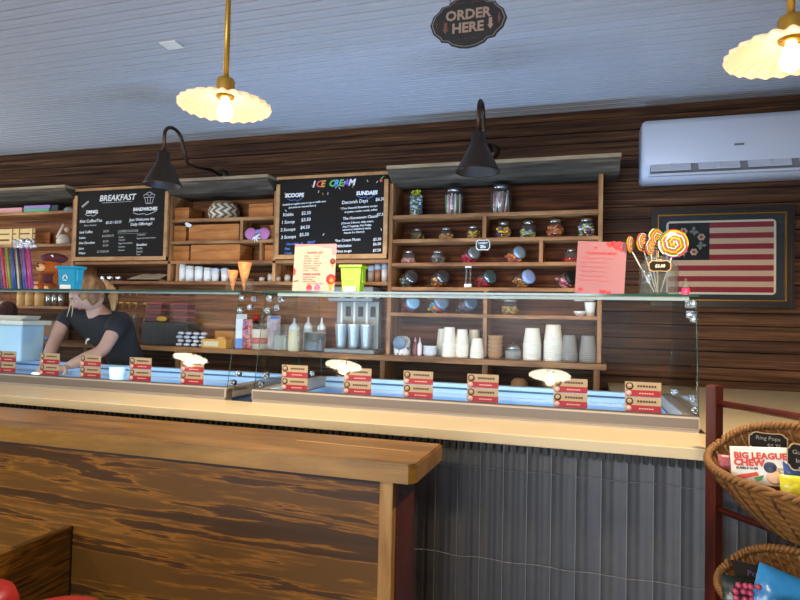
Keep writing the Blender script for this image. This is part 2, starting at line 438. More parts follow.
for px, py, wh in tagpx:
    p = at(px, py-3, GY0+.014)
    lb = 'beige and red flavour tag pair '+wh
    if first: o = ft; o.location = (p.x, GY0+.026, RIM+.001); o['label'] = lb; o['group'] = 'flavour tags along the case front'; first = False
    else: o = dup(ft, (p.x, GY0+.026, RIM+.001), lb)

# ------------------------------------------------------------------ wooden bar in front
BZ = 1.08; BX = -.348; BY0, BY1 = 1.275, 1.53; BL = -3.2
bar = thing('wooden_bar', 'brown wooden bar with thick plank top in front of the cream counter', 'bar', (0, 0, 0))
mb = MB()
ch = .020
mb.prism([(BL, BY0), (BX-ch*.7, BY0), (BX, BY0+ch), (BX+.004, BY1), (BL, BY1)], BZ-.042, BZ, BARTOP)
bmesh.ops.bevel(mb.bm, geom=[e for e in mb.bm.edges if abs(e.verts[0].co.z-BZ) < .001 and abs(e.verts[1].co.z-BZ) < .001], offset=.004, segments=2, affect='EDGES')
mb.build('bar_top', bar)
# worn streak on the top
mb = MB(); mb.prism([(BX-.36, 1.425), (BX-.05, 1.412), (BX-.05, 1.409), (BX-.36, 1.421)], BZ, BZ+.0004, mat('bare_wood_scratch', '#c99a62', .6)); mb.build('scratch', bar)
PX = BX-.095
mb = MB(); mb.b2(BL, PX+.002, BY0+.055, BY0+.075, .06, BZ-.042, BARW); mb.b2(BL, PX, BY1-.05, BY1-.03, .06, BZ-.042, BARW); mb.build('front_panel', bar)
mb = MB(); mb.b2(BL, PX, BY0+.050, BY0+.056, BZ-.062, BZ-.042, mat('painted_gap_shadow', '#2c1a0e', .7)); mb.build('shadow_strip', bar)  # dark strip painting the shadow below the bar top
mb = MB(); mb.b2(PX, PX+.033, BY0+.045, BY0+.075, 0, BZ-.042, TRIMW, bev=.003); mb.build('corner_post', bar)
mb = MB(); mb.b2(PX+.004, PX+.036, BY0+.0755, BY1-.03, 0, BZ-.042, REDW); mb.build('end_panel', bar)
mb = MB(); mb.b2(BL, PX, BY0+.08, BY1-.04, 0, .06, BLACK); mb.build('plinth', bar)
# low divider panel standing against the bar, lower left
p = at(69, 526, BY0+.05)
mb = MB(); mb.b2(-.009, .009, -.8, .0, 0, p.z, BARW); mb.b2(.006, .010, -.006, -.001, 0, p.z, BLACK)
mb.build('divider_panel', loc=(p.x, BY0+.0545, 0), label='low olive brown wooden divider panel standing out from the bar at lower left', cat='divider')
# stools
RED = mat('red_vinyl', '#a01217', .28, 0, .6)
def stool():
    t = thing('bar_stool', 'x', 'stool', group='red stools at the bar')
    MB().lathe([(0, .825), (.078, .825), (.088, .835), (.09, .865), (.082, .884), (.06, .892), (0, .896)], RED, n=36).build('seat', t)
    MB().lathe([(.089, .836), (.092, .838), (.092, .848), (.089, .85)], CHROME, n=36).build('seat_band', t)
    MB().lathe([(0, .02), (.028, .02), (.026, .824), (0, .824)], CHROME, n=16).build('column', t)
    MB().lathe([(0, 0), (.09, 0), (.09, .01), (.04, .03), (0, .03)], CHROME, n=32).build('base', t)
    MB().tube([(.08*math.cos(a*PI/12), .08*math.sin(a*PI/12), .3) for a in range(25)], .009, CHROME).build('foot_ring', t)
    return t
st = stool(); a = atz(-14, 573, .893); st.location = (a.x+.036, a.y-.075, 0); st['label'] = 'red vinyl stool in front of the bar, cut by the lower left corner'
a = atz(80, 593, .893); dup(st, (a.x+.012, a.y-.072, 0), 'red vinyl stool by the bar, its seat edge peeping up right of the divider panel')

# ------------------------------------------------------------------ pendants
def fl(mb, r, z, n, amp, zamp, m, ph=0):
    return [(r*(1+amp*math.cos(n*2*PI*i/240))*math.cos(2*PI*i/240), r*(1+amp*math.cos(n*2*PI*i/240))*math.sin(2*PI*i/240), z+zamp*math.cos(n*2*PI*i/240)) for i in range(240)]
shade_m = bpy.data.materials.new('milk_glass_shade'); shade_m.use_nodes = True
nt = shade_m.node_tree; b = nt.nodes['Principled BSDF']; b.inputs['Base Color'].default_value = lin('#f6e6c8'); b.inputs['Roughness'].default_value = .25
tr = nt.nodes.new('ShaderNodeBsdfTranslucent'); tr.inputs[0].default_value = lin('#f3d79c'); mx = nt.nodes.new('ShaderNodeMixShader'); mx.inputs[0].default_value = .35
nt.links.new(b.outputs[0], mx.inputs[1]); nt.links.new(tr.outputs[0], mx.inputs[2]); nt.links.new(mx.outputs[0], nt.nodes['Material Output'].inputs[0])
glow_m = mat('bright_milk_glass', '#f6e6c8', .3, emit='#fff0d8', es=16)
b.inputs['Emission Color'].default_value = lin('#ffe6c8'); b.inputs['Emission Strength'].default_value = .55
def pendant(x, y, z, label, bulb=14, power=14, group='fluted white pendant lamps', sm=None, sc=1):
    sm = sm or shade_m
    t = thing('pendant_lamp', label, 'pendant lamp', (x, y, z), 0, group); t.scale = (sc, sc, sc); ZZ = (CZ-z)/sc
    mb = MB(); rows = []
    for r, zz, a in ((.152, -.004, .018), (.150, 0, .018), (.125, .012, .014), (.095, .022, .01), (.06, .031, .006), (.030, .037, 0)):
        rows.append(fl(mb, r, zz, 24, a, a*.22, None))
    rows.append(fl(mb, .030, .040, 24, 0, 0, None))
    for r, zz, a in ((.06, .0345, .006), (.095, .0255, .01), (.125, .0155, .014), (.1515, .0035, .018)):
        rows.append(fl(mb, r, zz, 24, a, a*.22, None))
    rows.append(rows[0])
    mb.grid(rows, sm); mb.build('lamp_shade', t)
    MB().lathe([(.0, .03), (.029, .03), (.030, .05), (.031, .085), (.026, .095), (.012, .102), (0, .102)], BRASS, n=20).build('socket', t)
    MB().lathe([(.0, .1), (.0095, .1), (.0095, ZZ-.02), (0, ZZ-.02)], BRASS, n=12).build('pipe', t)
    MB().lathe([(.0, ZZ-.03), (.05, ZZ-.025), (.06, ZZ-.002), (0, ZZ-.002)], BRASS, n=24).build('ceiling_rose', t)
    bm_ = mat('bulb_glow_%g' % bulb, '#fff2d8', .4, emit='#ffe2ac', es=bulb)
    MB().lathe([(0, .031), (.012, .03), (.013, .015), (.022, -.002), (.027, -.018), (.022, -.036), (.010, -.046), (0, -.048)], bm_, n=20).build('bulb', t)
    l = bpy.data.lights.new('pendant_light', 'SPOT'); l.energy = power*3.8; l.color = (1.0, .76, .46); l.spot_size = R(176); l.spot_blend = .12; l.shadow_soft_size = .03
    lo = bpy.data.objects.new('pendant_light', l); COL.objects.link(lo); lo.location = (x, y, z-.055)
    return t
PY = 1.73; PZ = 2.103
p = at(225, 104, PY); pendant(p.x, PY, PZ, 'fluted white pendant lamp on a yellow brass pipe above the wooden bar')
p2 = at(791, 54, PY); pendant(p2.x, PY, PZ, 'fluted white pendant lamp at the top right picture corner')
for k, xx in enumerate((-4.45, -2.49, -.30)):
    pendant(xx, -1.55, 2.215, ('fluted white pendant lamp mirrored faintly in the case glass near the left end', 'fluted white pendant lamp mirrored in the case glass below the milkshake mixer', 'fluted white pendant lamp mirrored in the case glass below the paper cups')[k], bulb=40, power=30, sm=glow_m, sc=1.3)

# dark cone barn lights on the back wall
def barn(px, py, Y, wpx, wpy, label, side):
    c = at(px, py, Y); wq = at(wpx, wpy, WY-.01); top = H+1.115
    t = thing('barn_lamp', label, 'wall lamp', (c.x, c.y, c.z), 0, 'dark bronze gooseneck lamps')
    o = Vector((0, 0, 0))
    pr = [(.108, -.062), (.110, -.059), (.104, -.05), (.044, .07), (.040, .078), (.036, .085), (.035, .135), (.022, .14), (.012, .143), (0, .143)]
    mb = MB(); mb.lathe(pr, DKMET, n=32, caps=False)
    mb.lathe([(.105, -.060), (.100, -.051), (.041, .066), (.0, .07)], mat('lamp_inside', '#33291f', .5), n=32, caps=False); mb.build('lamp_shade', t)
    MB().lathe([(0, .045), (.012, .045), (.018, .02), (.02, .0), (.014, -.016), (0, -.02)], mat('unlit_bulb', '#e9e4d6', .3), n=16).build('bulb', t)
    zt = top-c.z; q = wq-c; dy = q.y; dx = q.x
    pts = [(0, 0, .12), (0, 0, zt-.07)]
    for a in range(0, 10):
        an = PI*a/9; pts.append((dx*.06*(1-math.cos(an)), dy*.11*(1-math.cos(an)), zt-.07+.07*math.sin(an)))
    pts += [(dx*.25, dy*.32, zt-.16), (dx*.5, dy*.5, (zt-.16+q.z)/2-.02), (dx*.8, dy*.78, q.z-.005), (dx, dy-.01, q.z)]
    MB().tube(pts, .0105, DKMET, n=10).build('gooseneck_arm', t)
    MB().lathe([(0, 0), (.05, 0), (.045, .012), (.02, .02), (0, .02)], DKMET, n=24, X=FACE(q.x, q.y, q.z)).build('wall_plate', t)
barn(478, 160, 2.9, 492, 152, 'dark bronze cone lamp on a gooseneck above the candy jar shelves', 1)
barn(163, 175, 2.9, 222, 176, 'dark bronze cone lamp on a gooseneck over the breakfast blackboard', 1)

# ------------------------------------------------------------------ hanging sign
p = at(468, 22, 2.1)
t = thing('hanging_sign', 'dark scalloped sign reading ORDER HERE hung from the ceiling', 'sign', p)
SGN = mat('sign_black', '#231d1b', .5); SGB = mat('sign_border', '#8b8478', .6); SGT = mat('sign_letter', '#a98d78', .6); SGR = mat('sign_arrow', '#7d4a3c', .6)
def scal(k):
    out = []
    pts = [(-.140, 0), (-.128, .032), (-.105, .052), (-.098, .064), (-.072, .068), (-.062, .080), (-.03, .092), (0, .096)]
    q = pts + [(-x, y) for x, y in reversed(pts[:-1])]
    q = q + [(x, -y) for x, y in reversed(q[1:-1])]
    return [(x*k, y*k*(1 if k == 1 else (1-.003))) for x, y in q]
X = FACE(0, 0, 0)
mb = MB(); mb.prism(scal(1), -.004, .003, SGN, X); mb.prism(scal(.955), .003, .0036, SGB, X); mb.prism(scal(.93), .0036, .0044, SGN, X); mb.build('board', t)
mb = MB(); mb.text('ORDER', X @ Matrix.Translation((0, .010, .005)), .050, SGT, bold=.0016); mb.text('HERE', X @ Matrix.Translation((0, -.038, .005)), .050, SGT, bold=.0016)
mb.text('~ fresh cones ~', X @ Matrix.Translation((0, .064, .005)), .018, SGR) if False else None
for s in (-1, 1):
    mb.prism([(s*.082-.006, .004), (s*.082+.006, .004), (s*.082+.006, -.02), (s*.082+.011, -.02), (s*.082, -.037), (s*.082-.011, -.02), (s*.082-.006, -.02)], .0045, .0055, SGT if s > 0 else SGR, X)
    mb.prism([(s*.112-.004, .0), (s*.112, .022), (s*.112+.006*s, .0), (s*.112, -.022)], .0045, .005, SGR, X)
    for j in range(4): mb.tube([(s*(.012+.014*j), -.005, .068+.003*math.sin(j*2)), (s*(.022+.014*j), -.005, .071-.003*math.sin(j*2))], .0012, SGR, n=5)
for j in range(7): mb.ball((-.03+.01*j, -.005, -.062), .0022, SGR, sub=1)
mb.build('lettering', t)
mb = MB()
for s in (-1, 1): mb.tube([(s*.07, 0, .06), (s*.05, 0, CZ-p.z-.005)], .0015, BLACK, n=5)
mb.build('hanging_cord', t)
# thin pale patch modelling a reflection of light on the ceiling
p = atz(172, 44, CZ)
MB().b2(-.045, .045, -.035, .035, -.008, 0, mat('reflection_white', '#e9e6dc', .5)).build('ceiling_reflection_patch', loc=(p.x, p.y, CZ-.001), label='small pale patch standing for reflected light on the ceiling left of the pendant lamp', cat='reflection patch')

# ------------------------------------------------------------------ air conditioner
ACW = mat('ac_white', '#c5cad6', .35, 0, .5)
ac = thing('air_conditioner', 'white split air conditioner high on the brown plank wall at right', 'air conditioner', (.31, WY-.008, 2.225))
Lc = 1.08
def aprof(): return [(0, .01), (-.02, .0), (-.15, .0), (-.175, .012), (-.200, .045), (-.215, .1), (-.222, .2), (-.215, .30), (-.195, .335), (-.15, .345), (0, .345)]
mb = MB(); pr = aprof()
def insf(k, x): 
    return [(x, -.11+(a+.11)*k, .17+(b_-.17)*k) for a, b_ in pr]
rows = [insf(.86, 0), insf(.95, .006), insf(1, .022), insf(1, Lc-.022), insf(.95, Lc-.006), insf(.86, Lc)]
mb.grid(rows, ACW, smooth=True, caps=True); mb.build('casing', ac)
mb = MB(); mb.b2(.045, Lc-.045, -.209, -.17, .028, .105, mat('ac_outlet_dark', '#77787c', .7), bev=.004); mb.build('air_outlet', ac)
for k in range(4):
    x0 = .052+k*.243
    mb = MB(); X = Matrix.Translation((x0+.10, -.214, .062)) @ Matrix.Rotation(R(-24), 4, 'X')
    mb.box((0, 0, 0), (.205, .006, .052), ACW, X=X, bev=.002); mb.box((0, -.004, .0), (.004, .006, .036), ACW, X=X); mb.build('louver', ac)
mb = MB(); mb.b2(.035, Lc-.035, -.222, -.19, .012, .026, ACW, bev=.005); mb.build('lower_flap', ac)
mb = MB(); X = FACE(.49, -.2235, .165); mb.prism([(-.024, -.005), (.024, -.005), (.024, .005), (-.024, .005)], 0, .001, mat('ac_badge', '#6c6f78', .4), X); mb.build('badge', ac)

# ------------------------------------------------------------------ framed flag
fx0, fx1, fz0, fz1 = .382, 1.118, 1.512, 2.085; FYb = WY-.012
fr = thing('framed_flag', 'framed red and cream striped flag needlework with a flower wreath canton', 'picture', (fx0, FYb, fz0))
Wd, Hd = fx1-fx0, fz1-fz0
FD = mat('frame_dark_wood', '#2a211c', .35, var=.2); GOLD = mat('frame_gold', '#b8862c', .3, .8); FR = mat('flag_red', '#8c2430', .85, bump=.4, bscale=200); FC = mat('flag_cream', '#c9a88c', .85, bump=.4, bscale=200)
FN = mat('flag_canton', '#1e1e20', .9); MATT = mat('mat_board', '#2b2c33', .8); MED = mat('mat_edge', '#d8c9ae', .6)
def frame(mb, x0, x1, z0, z1, wdt, ya, yb, m):
    mb.b2(x0, x1, ya, yb, z1-wdt, z1, m); mb.b2(x0, x1, ya, yb, z0, z0+wdt, m)
    mb.b2(x0, x0+wdt, ya, yb, z0+wdt, z1-wdt, m); mb.b2(x1-wdt, x1, ya, yb, z0+wdt, z1-wdt, m)
mb = MB(); frame(mb, 0, Wd, 0, Hd, .014, 0, -.03, FD); frame(mb, .014, Wd-.014, .014, Hd-.014, .022, 0, -.022, FD); frame(mb, .036, Wd-.036, .036, Hd-.036, .006, 0, -.026, GOLD); mb.build('frame', fr)
mb = MB(); mb.b2(.04, Wd-.04, -.006, -.002, .04, Hd-.04, MATT); mb.build('mat_board', fr)
ax0, ax1, az0, az1 = .096, Wd-.096, .085, Hd-.085
def rrect(x0, x1, z0, z1, r):
    out = []
    for cx, cz, a0 in ((x1-r, z0+r, -90), (x1-r, z1-r, 0), (x0+r, z1-r, 90), (x0+r, z0+r, 180)):
        for k in range(5): a = R(a0+k*22.5); out.append((cx+r*math.cos(a), cz+r*math.sin(a)))
    return out
XF = FACE(0, 0, 0)
mb = MB(); mb.prism(rrect(ax0-.012, ax1+.012, az0-.012, az1+.012, .022), .006, .008, MED, XF); mb.build('mat_edge', fr)
mb = MB(); sh = (az1-az0)/13
for k in range(13):
    mb.prism([(ax0, az1-(k+1)*sh), (ax1, az1-(k+1)*sh), (ax1, az1-k*sh), (ax0, az1-k*sh)], .008, .0095, FR if k % 2 == 0 else FC, XF)
cw = (ax1-ax0)*.40
mb.prism([(ax0, az1-7*sh), (ax0+cw, az1-7*sh), (ax0+cw, az1), (ax0, az1)], .0095, .0105, FN, XF)
LEAFC = mat('stitched_leaf', '#7f8578', .9); PET = mat('stitched_petal', '#c9a58a', .9)
ccx, ccz = ax0+cw*.5, az1-3.5*sh; rr = cw*.33
for k in range(8):
    an = PI/8+k*PI/4; cx, cz = ccx+rr*math.cos(an), ccz+rr*.92*math.sin(an)
    if k % 2:
        for a in (an+.5, an+2.2, an-1.6, an+3.6):
            ex, ez = cx+.028*math.cos(a), cz+.028*math.sin(a); nx, nz = -math.sin(a)*.009, math.cos(a)*.009; mx_, mz_ = (cx+ex)/2, (cz+ez)/2
            mb.prism([(cx, cz), (mx_+nx, mz_+nz), (ex, ez), (mx_-nx, mz_-nz)], .0105, .0118, LEAFC, XF)
    else:
        for a in range(6): mb.lathe([(0, 0), (.0085, 0), (.0085, .001), (0, .001)], PET, n=8, X=FACE(cx+.013*math.cos(a*PI/3), -.0105, cz+.013*math.sin(a*PI/3)))
        mb.lathe([(0, 0), (.007, 0), (.007, .002), (0, .002)], FR, n=8, X=FACE(cx, -.0112, cz))
mb.build('flag_needlework', fr)
mb = MB(); mb.b2(.036, Wd-.036, -.0185, -.017, .036, Hd-.036, GLASS); mb.build('glass', fr)

# ------------------------------------------------------------------ basket rack at right
WICK = mat('wicker', '#7d5426', .6, var=.35, bscale=45, bump=.3)
WICKD = mat('wicker_dark', '#4a2e14', .65, var=.3, bscale=45)
pb = atz(717, 386, 1.215)
ra = atz(720, 400, 1.195); rb = atz(800, 413, 1.195)
rd = (rb-ra); rd.z = 0; rd.normalize(); rot = math.atan2(rd.y, rd.x)
rack = thing('basket_rack', 'dark red-brown wooden rack post and rails holding two wicker baskets', 'rack', (ra.x-.012, ra.y+.01, 0), rot)
mb = MB(); mb.b2(-.018, .018, -.014, .014, 0, 1.235, REDW, bev=.003); mb.build('post', rack)
mb = MB(); mb.b2(.812, .848, -.014, .014, 0, 1.235, REDW, bev=.003); mb.build('post', rack)
for z in (1.186, .893, .5): MB().tube([(.016, 0, z), (.814, 0, z)], .0095, REDW, n=12).build('rail', rack)
def basket(a, bb, h, label, x, z, tilt):
    t = thing('wicker_basket', label, 'basket', rack.matrix_world @ Vector((0, 0, 0)), rot, 'wicker baskets of sweets')
    base = Matrix.Translation(rack.location) @ Matrix.Rotation(rot, 4, 'Z') @ Matrix.Translation((x, -.012, z))
    t.location = base.translation
    X = Matrix.Rotation(R(tilt), 4, 'X') @ Matrix.Translation((0, -bb, 0))
    N = 200; rows = []
    def pt(i, v, off):
        an = 2*PI*i/N; k = 1-.34*v**1.6
        ca, sa = math.cos(an), math.sin(an); e = .72
        ex = math.copysign(abs(ca)**e, ca)*a*k; ey = math.copysign(abs(sa)**e, sa)*bb*k
        wv = .0022*math.sin(an*25)*math.sin(v*PI*17)
        n_ = Vector((ca, sa, 0))
        q = Vector((ex, ey, -h*v)) + n_*(wv+off)
        return q
    mb = MB(); NV = 52
    outer = [[pt(i, v/NV, .0035) for i in range(N)] for v in range(NV+1)]
    inner = [[pt(i, v/NV, -.0035) for i in range(N)] for v in range(NV, -1, -1)]
    mb.grid(outer+[[Vector((0, 0, -h-.006))]*0 or [p_*1 for p_ in outer[-1]]], WICK, X)
    mb.grid(inner, WICK, X)
    n0 = len(mb.bm.faces)
    vs = [mb.bm.verts.new(X @ Vector((p_.x, p_.y, -h))) for p_ in outer[-1][::5]]; mb.bm.faces.new(vs); mb._set(n0, WICKD)
    mb.build('woven_bowl', t)
    mb = MB()
    for ph in (0, PI):
        pts = []
        for i in range(0, 401):
            q = pt(i/2, 0, 0); an = 2*PI*i/400
            tw = an*46+ph; n_ = Vector((math.cos(an), math.sin(an), 0)); pts.append(X @ (q+n_*.0055*math.cos(tw)+Vector((0, 0, .0055*math.sin(tw)+.003))))
        mb.tube(pts, .0055, WICK, n=6)
    mb.build('braided_rim', t)
    mb = MB()
    for an in range(0, 360, 9):
        i = an/360*N
        mb.tube([X @ pt(i, v/10, .004) for v in range(11)], .0028, WICKD, n=5)
        mb.tube([X @ pt(i, v/10, -.004) for v in range(11)], .0028, mat('wicker_pale', '#94714a', .6), n=5)
    mb.build('rib', t)
    for xx in (-.10, .06):
        mb = MB(); rz_ = 1.186-z if z > 1 else .893-z
        mb.tube([(xx, .012+.013*math.cos(k*PI/6), rz_+.013*math.sin(k*PI/6)) for k in range(13)], .0045, WICK, n=6); mb.b2(xx-.006, xx+.006, -.006, .002, -.03, rz_, WICK); mb.build('hanging_loop', t)
    return t, base, X
bt, B1, X1 = basket(.23, .125, .16, 'upper wicker basket of bagged sweets hanging from the rack rail', .37, 1.165, 27)
bt2, B2, X2 = basket(.23, .12, .16, 'lower wicker basket of sweets with a dark chalk tag inside', .395, .872, 27)
# chalk tags in the baskets
def tagshape(w_, h_):
    q = []
    for sx, sy in ((1, 1), (-1, 1), (-1, -1), (1, -1)):
        c_ = [(w_*.5, h_*.28), (w_*.44, h_*.33), (w_*.40, h_*.44), (w_*.32, h_*.5), (w_*.1, h_*.46)]
        c_ = [(x*sx, y*sy) for x, y in c_]
        if sx*sy < 0: c_.reverse()
        q += c_
    return q
def chalk_tag(px, py, Y, w_, h_, lines, label, rz=0, tilt=0, size=.016):
    p = at(px, py, Y); t = thing('chalk_tag', label, 'price tag', p, rz)
    X = FACE(0, 0, 0, 0, tilt)
    mb = MB(); mb.prism(tagshape(w_, h_), -.002, 0, mat('tag_rim', '#b79a6a', .6), X); mb.prism(tagshape(w_*.94, h_*.9), 0, .001, CHALK, X); mb.build('board', t)
    mb = MB()
    for k, (s_, x_) in enumerate(lines): mb.text(s_, X @ Matrix.Translation((x_, h_*.1-k*size*1.35, .0015)), size, mat('grey_chalk', '#9c978c', .8)); 
    mb.build('lettering', t)
    return t
tr_ = rot+.25
chalk_tag(768, 442, 1.61, .079, .044, [('Ring Pops', -.0), ('$0.75', .012)], 'scalloped black price tag standing in the upper basket behind the white bag', -.25, -.1, .0125)
chalk_tag(806, 458, 1.50, .07, .06, [('Gummies', 0), ('bag', -.01), ('$2.50', 0)], 'scalloped black price tag at the right picture edge in the upper basket', -.25, -.1, .013)
mb = MB(); X = FACE(0, 0, 0, 0, -.5); mb.prism([(-.05, .03), (.035, .022), (.055, -.03), (-.03, -.025)], 0, .002, CHALK, X); mb.text('Pops', X @ Matrix.Translation((0, 0, .003)), .018, mat('purple_chalk', '#5c4066', .8))
mb.build('card', loc=at(756, 577, 1.53), label='dark chalk card leaning inside the lower basket above the pink sweets', cat='card')
# bagged sweets
def pillow(w_, h_, d_, m, mb=None, X=None, ser=True):
    mb = mb or MB(); nx, ny = 18, 16
    for s in (1, -1):
        rows = []
        for j in range(ny+1):
            v = j/ny*2-1; row = []
            for i in range(nx+1):
                u = i/nx*2-1
                dd = d_*.5*max(0, (1-u**4))**.7*max(0, (1-v**4))**.7 + .002*noise.noise(Vector((u*3, v*3, s)))*(1-abs(v))
                row.append((u*w_/2, v*h_/2, s*max(dd, .0006)))
            rows.append(row)
        mb.grid(rows, m, X, closed=False)
    return mb
WB = mat('white_foil_bag', '#d9d6cb', .35, 0, .6)
p = at(761, 466, 1.56)
t = thing('gum_bag', 'white bag with red block lettering leaning in the upper basket', 'candy bag', p, -.3)
X = FACE(0, 0, 0, 0, -.35) @ Matrix.Rotation(.10, 4, 'Z') @ Matrix.Scale(.82, 4)
pillow(.148, .105, .02, WB, X=X).build('bag', t)
RL = mat('gum_red', '#c23a22', .5)
mb = MB(); mb.text('BIG LEAGUE', X @ Matrix.Translation((0, .018, .0105)), .0235, RL, bold=.0012); mb.text('CHEW', X @ Matrix.Translation((-.028, -.002, .011)), .025, RL, bold=.0015)
mb.text('BUBBLE GUM', X @ Matrix.Translation((-.034, -.012, .0112)), .009, BLACK, bold=.0003); mb.build('lettering', t)
mb = MB()
mb.prism([(-.062, -.03), (-.01, -.018), (-.006, -.028), (-.058, -.042)], .0105, .0112, RL, X)
mb.lathe([(0, 0), (.016, 0), (.014, .002), (0, .003)], mat('bag_navy', '#27304f', .5), n=16, X=X @ Matrix.Translation((.022, -.005, .0095)))
mb.prism([(.03, -.004), (.064, -.006), (.036, -.016)], .0095, .0105, mat('bag_tan', '#b49a70', .5), X)
mb.lathe([(0, 0), (.02, 0), (.016, .002), (0, .003)], mat('bag_peach', '#d9b08e', .5), n=16, X=X @ Matrix.Translation((.03, -.03, .009)))
mb.prism([(-.02, -.034), (.006, -.026), (.0, -.04), (-.012, -.044)], .0105, .0112, mat('bag_green', '#3f7a3a', .5), X)
mb.build('printed_picture', t)
def sweet(name, px, py, Y, w_, h_, d_, m, label, cat, tilt=-.4, rz=0, roll=0, grp=None):
    X = FACE(0, 0, 0, 0, tilt) @ Matrix.Rotation(roll, 4, 'Z')
    return pillow(w_, h_, d_, m, X=X).build(name, loc=at(px, py, Y), rz=rz, label=label, cat=cat, group=grp)
sweet('candy_bag', 799, 488, 1.47, .07, .05, .02, mat('yellow_foil', '#c9c02a', .3), 'yellow foil sweet bag at the right edge of the upper basket', 'candy bag')
sweet('candy_bag', 797, 474, 1.53, .05, .05, .018, mat('blue_foil', '#274a86', .3), 'small blue sweet bag behind the yellow one in the upper basket', 'candy bag')
sweet('candy_bag', 725, 462, 1.62, .03, .035, .015, mat('pinkfoil', '#a2565e', .3), 'small pink sweet bag at the left end of the upper basket', 'candy bag')
sweet('candy_bag', 786, 596, 1.47, .12, .09, .03, mat('blue_shiny_bag', '#2f7fb5', .2), 'shiny blue bag of sweets in the lower basket', 'candy bag', roll=-.3)
sweet('candy_bag', 748, 600, 1.50, .10, .09, .02, mat('dark_clear_bag', '#1c2622', .2), 'dark clear bag holding pink sweets in the lower basket', 'candy bag')
t = thing('ring_sweets', 'cluster of pink round gummy sweets lying in the lower basket', 'sweets', at(750, 588, 1.475)); t['kind'] = 'stuff'
mb = MB(); PNK = mat('pink_gummy', '#b2435f', .35)
for k in range(14): mb.ball((.014*((k % 5)-2)+random.uniform(-.003, .003), -.012+random.uniform(-.003, .003), .014*(k//5)-.02), .0075, PNK, sub=1)
o = mb.build('sweets', t); o['kind'] = 'stuff'
t2 = dup(t, at(787, 606, 1.43), 'cluster of bright pink gummy sweets at the lower right picture corner'); t2['kind'] = 'stuff'

# ------------------------------------------------------------------ wall shelving
UY = 3.58; BK = WY-.012; TH = .022
unit = lambda n, l: thing(n, l, 'shelving', (0, 0, 0))
def brd(par, x0, x1, z, y0=UY, m=SHELF, th=TH, name='shelf_board'):
    MB().b2(x0, x1, y0, BK, z-th/2, z+th/2, m, bev=.002).build(name, par)
def pst(par, x, z0, z1, y0=UY, w_=.024, name='upright'):
    MB().b2(x-w_/2, x+w_/2, y0, BK, z0, z1, SHELFD, bev=.002).build(name, par)
TH = .019
CZs = [2.045, 1.893, 1.745, 1.593, 1.432]
U = unit('wall_shelf_unit', 'wide wooden shelf unit holding the candy jars right of the ice cream board')
uc = U
pst(U, -1.167, 1.177, 2.260); pst(U, .092, 1.177, 2.260)
for z in CZs: brd(U, -1.155, .08, z, UY+.004)
for x, a, b in ((-.575, 1.893, 2.045), (-.238, 1.745, 1.893), (-.56, 1.177, 1.593)):
    MB().b2(x-.011, x+.011, UY+.006, BK, a+.011, b-.011, SHELFD).build('divider', U)
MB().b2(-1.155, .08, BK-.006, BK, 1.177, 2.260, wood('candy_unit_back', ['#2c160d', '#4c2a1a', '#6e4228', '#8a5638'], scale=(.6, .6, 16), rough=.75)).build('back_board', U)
# cornice of weathered boards
def cornice(x0, x1, z0, z1, label):
    t = thing('shelf_cornice', label, 'cornice board', (0, 0, 0))
    X = Matrix(((0, 0, 1, 0), (1, 0, 0, 0), (0, 1, 0, 0), (0, 0, 0, 1)))
    MB().prism([(UY-.02, z0), (BK, z0), (BK, z1-.012), (UY-.10, z1-.012), (UY-.10, z1-.03)], x0, x1, GREYW, X=X).build('face_board', t)
    MB().b2(x0-.004, x1+.004, UY-.115, BK, z1-.012, z1+.006, TANW).build('top_lip', t)
cornice(-1.162, .19, 2.262, 2.338, 'weathered grey cornice board above the candy jar shelves')
cornice(-2.815, -1.99, 2.248, 2.328, 'weathered grey cornice board between the two blackboards')
cornice(-4.9, -3.67, 2.255, 2.332, 'weathered grey cornice board left of the breakfast blackboard')
UB = unit('wall_shelf_unit', 'wooden shelf unit of drawers and boxes between the two blackboards')
pst(UB, -2.82, 1.637, 2.246); pst(UB, -1.985, 1.637, 2.246)
for z in (2.066, 1.91): brd(UB, -2.808, -1.997, z)
brd(UB, -3.66, -1.18, 1.768, UY); brd(UB, -3.33, -1.18, 1.624, UY)
MB().b2(-2.808, -1.997, BK-.006, BK, 1.78, 2.246, BACKW).build('back_board', UB)
for x, a, b in ((-2.245, 1.91, 2.066), (-2.09, 1.768, 1.91), (-2.755, 1.624, 1.768)):
    MB().b2(x-.011, x+.011, UY+.006, BK, a+.011, b-.011, SHELFD).build('divider', UB)
UA = unit('wall_shelf_unit', 'wooden shelf unit at the left picture edge holding boxes and a crate')
pst(UA, -3.69, 1.36, 2.253)
zA2 = at(63, 245, UY).z; zA3 = at(30, 307, UY).z
for z in (2.160, zA2, 1.62): brd(UA, -4.9, -3.702, z)
brd(UA, -4.9, -3.56, zA3)
MB().b2(-4.9, -3.702, BK-.006, BK, 1.38, 2.253, BACKW).build('back_board', UA)
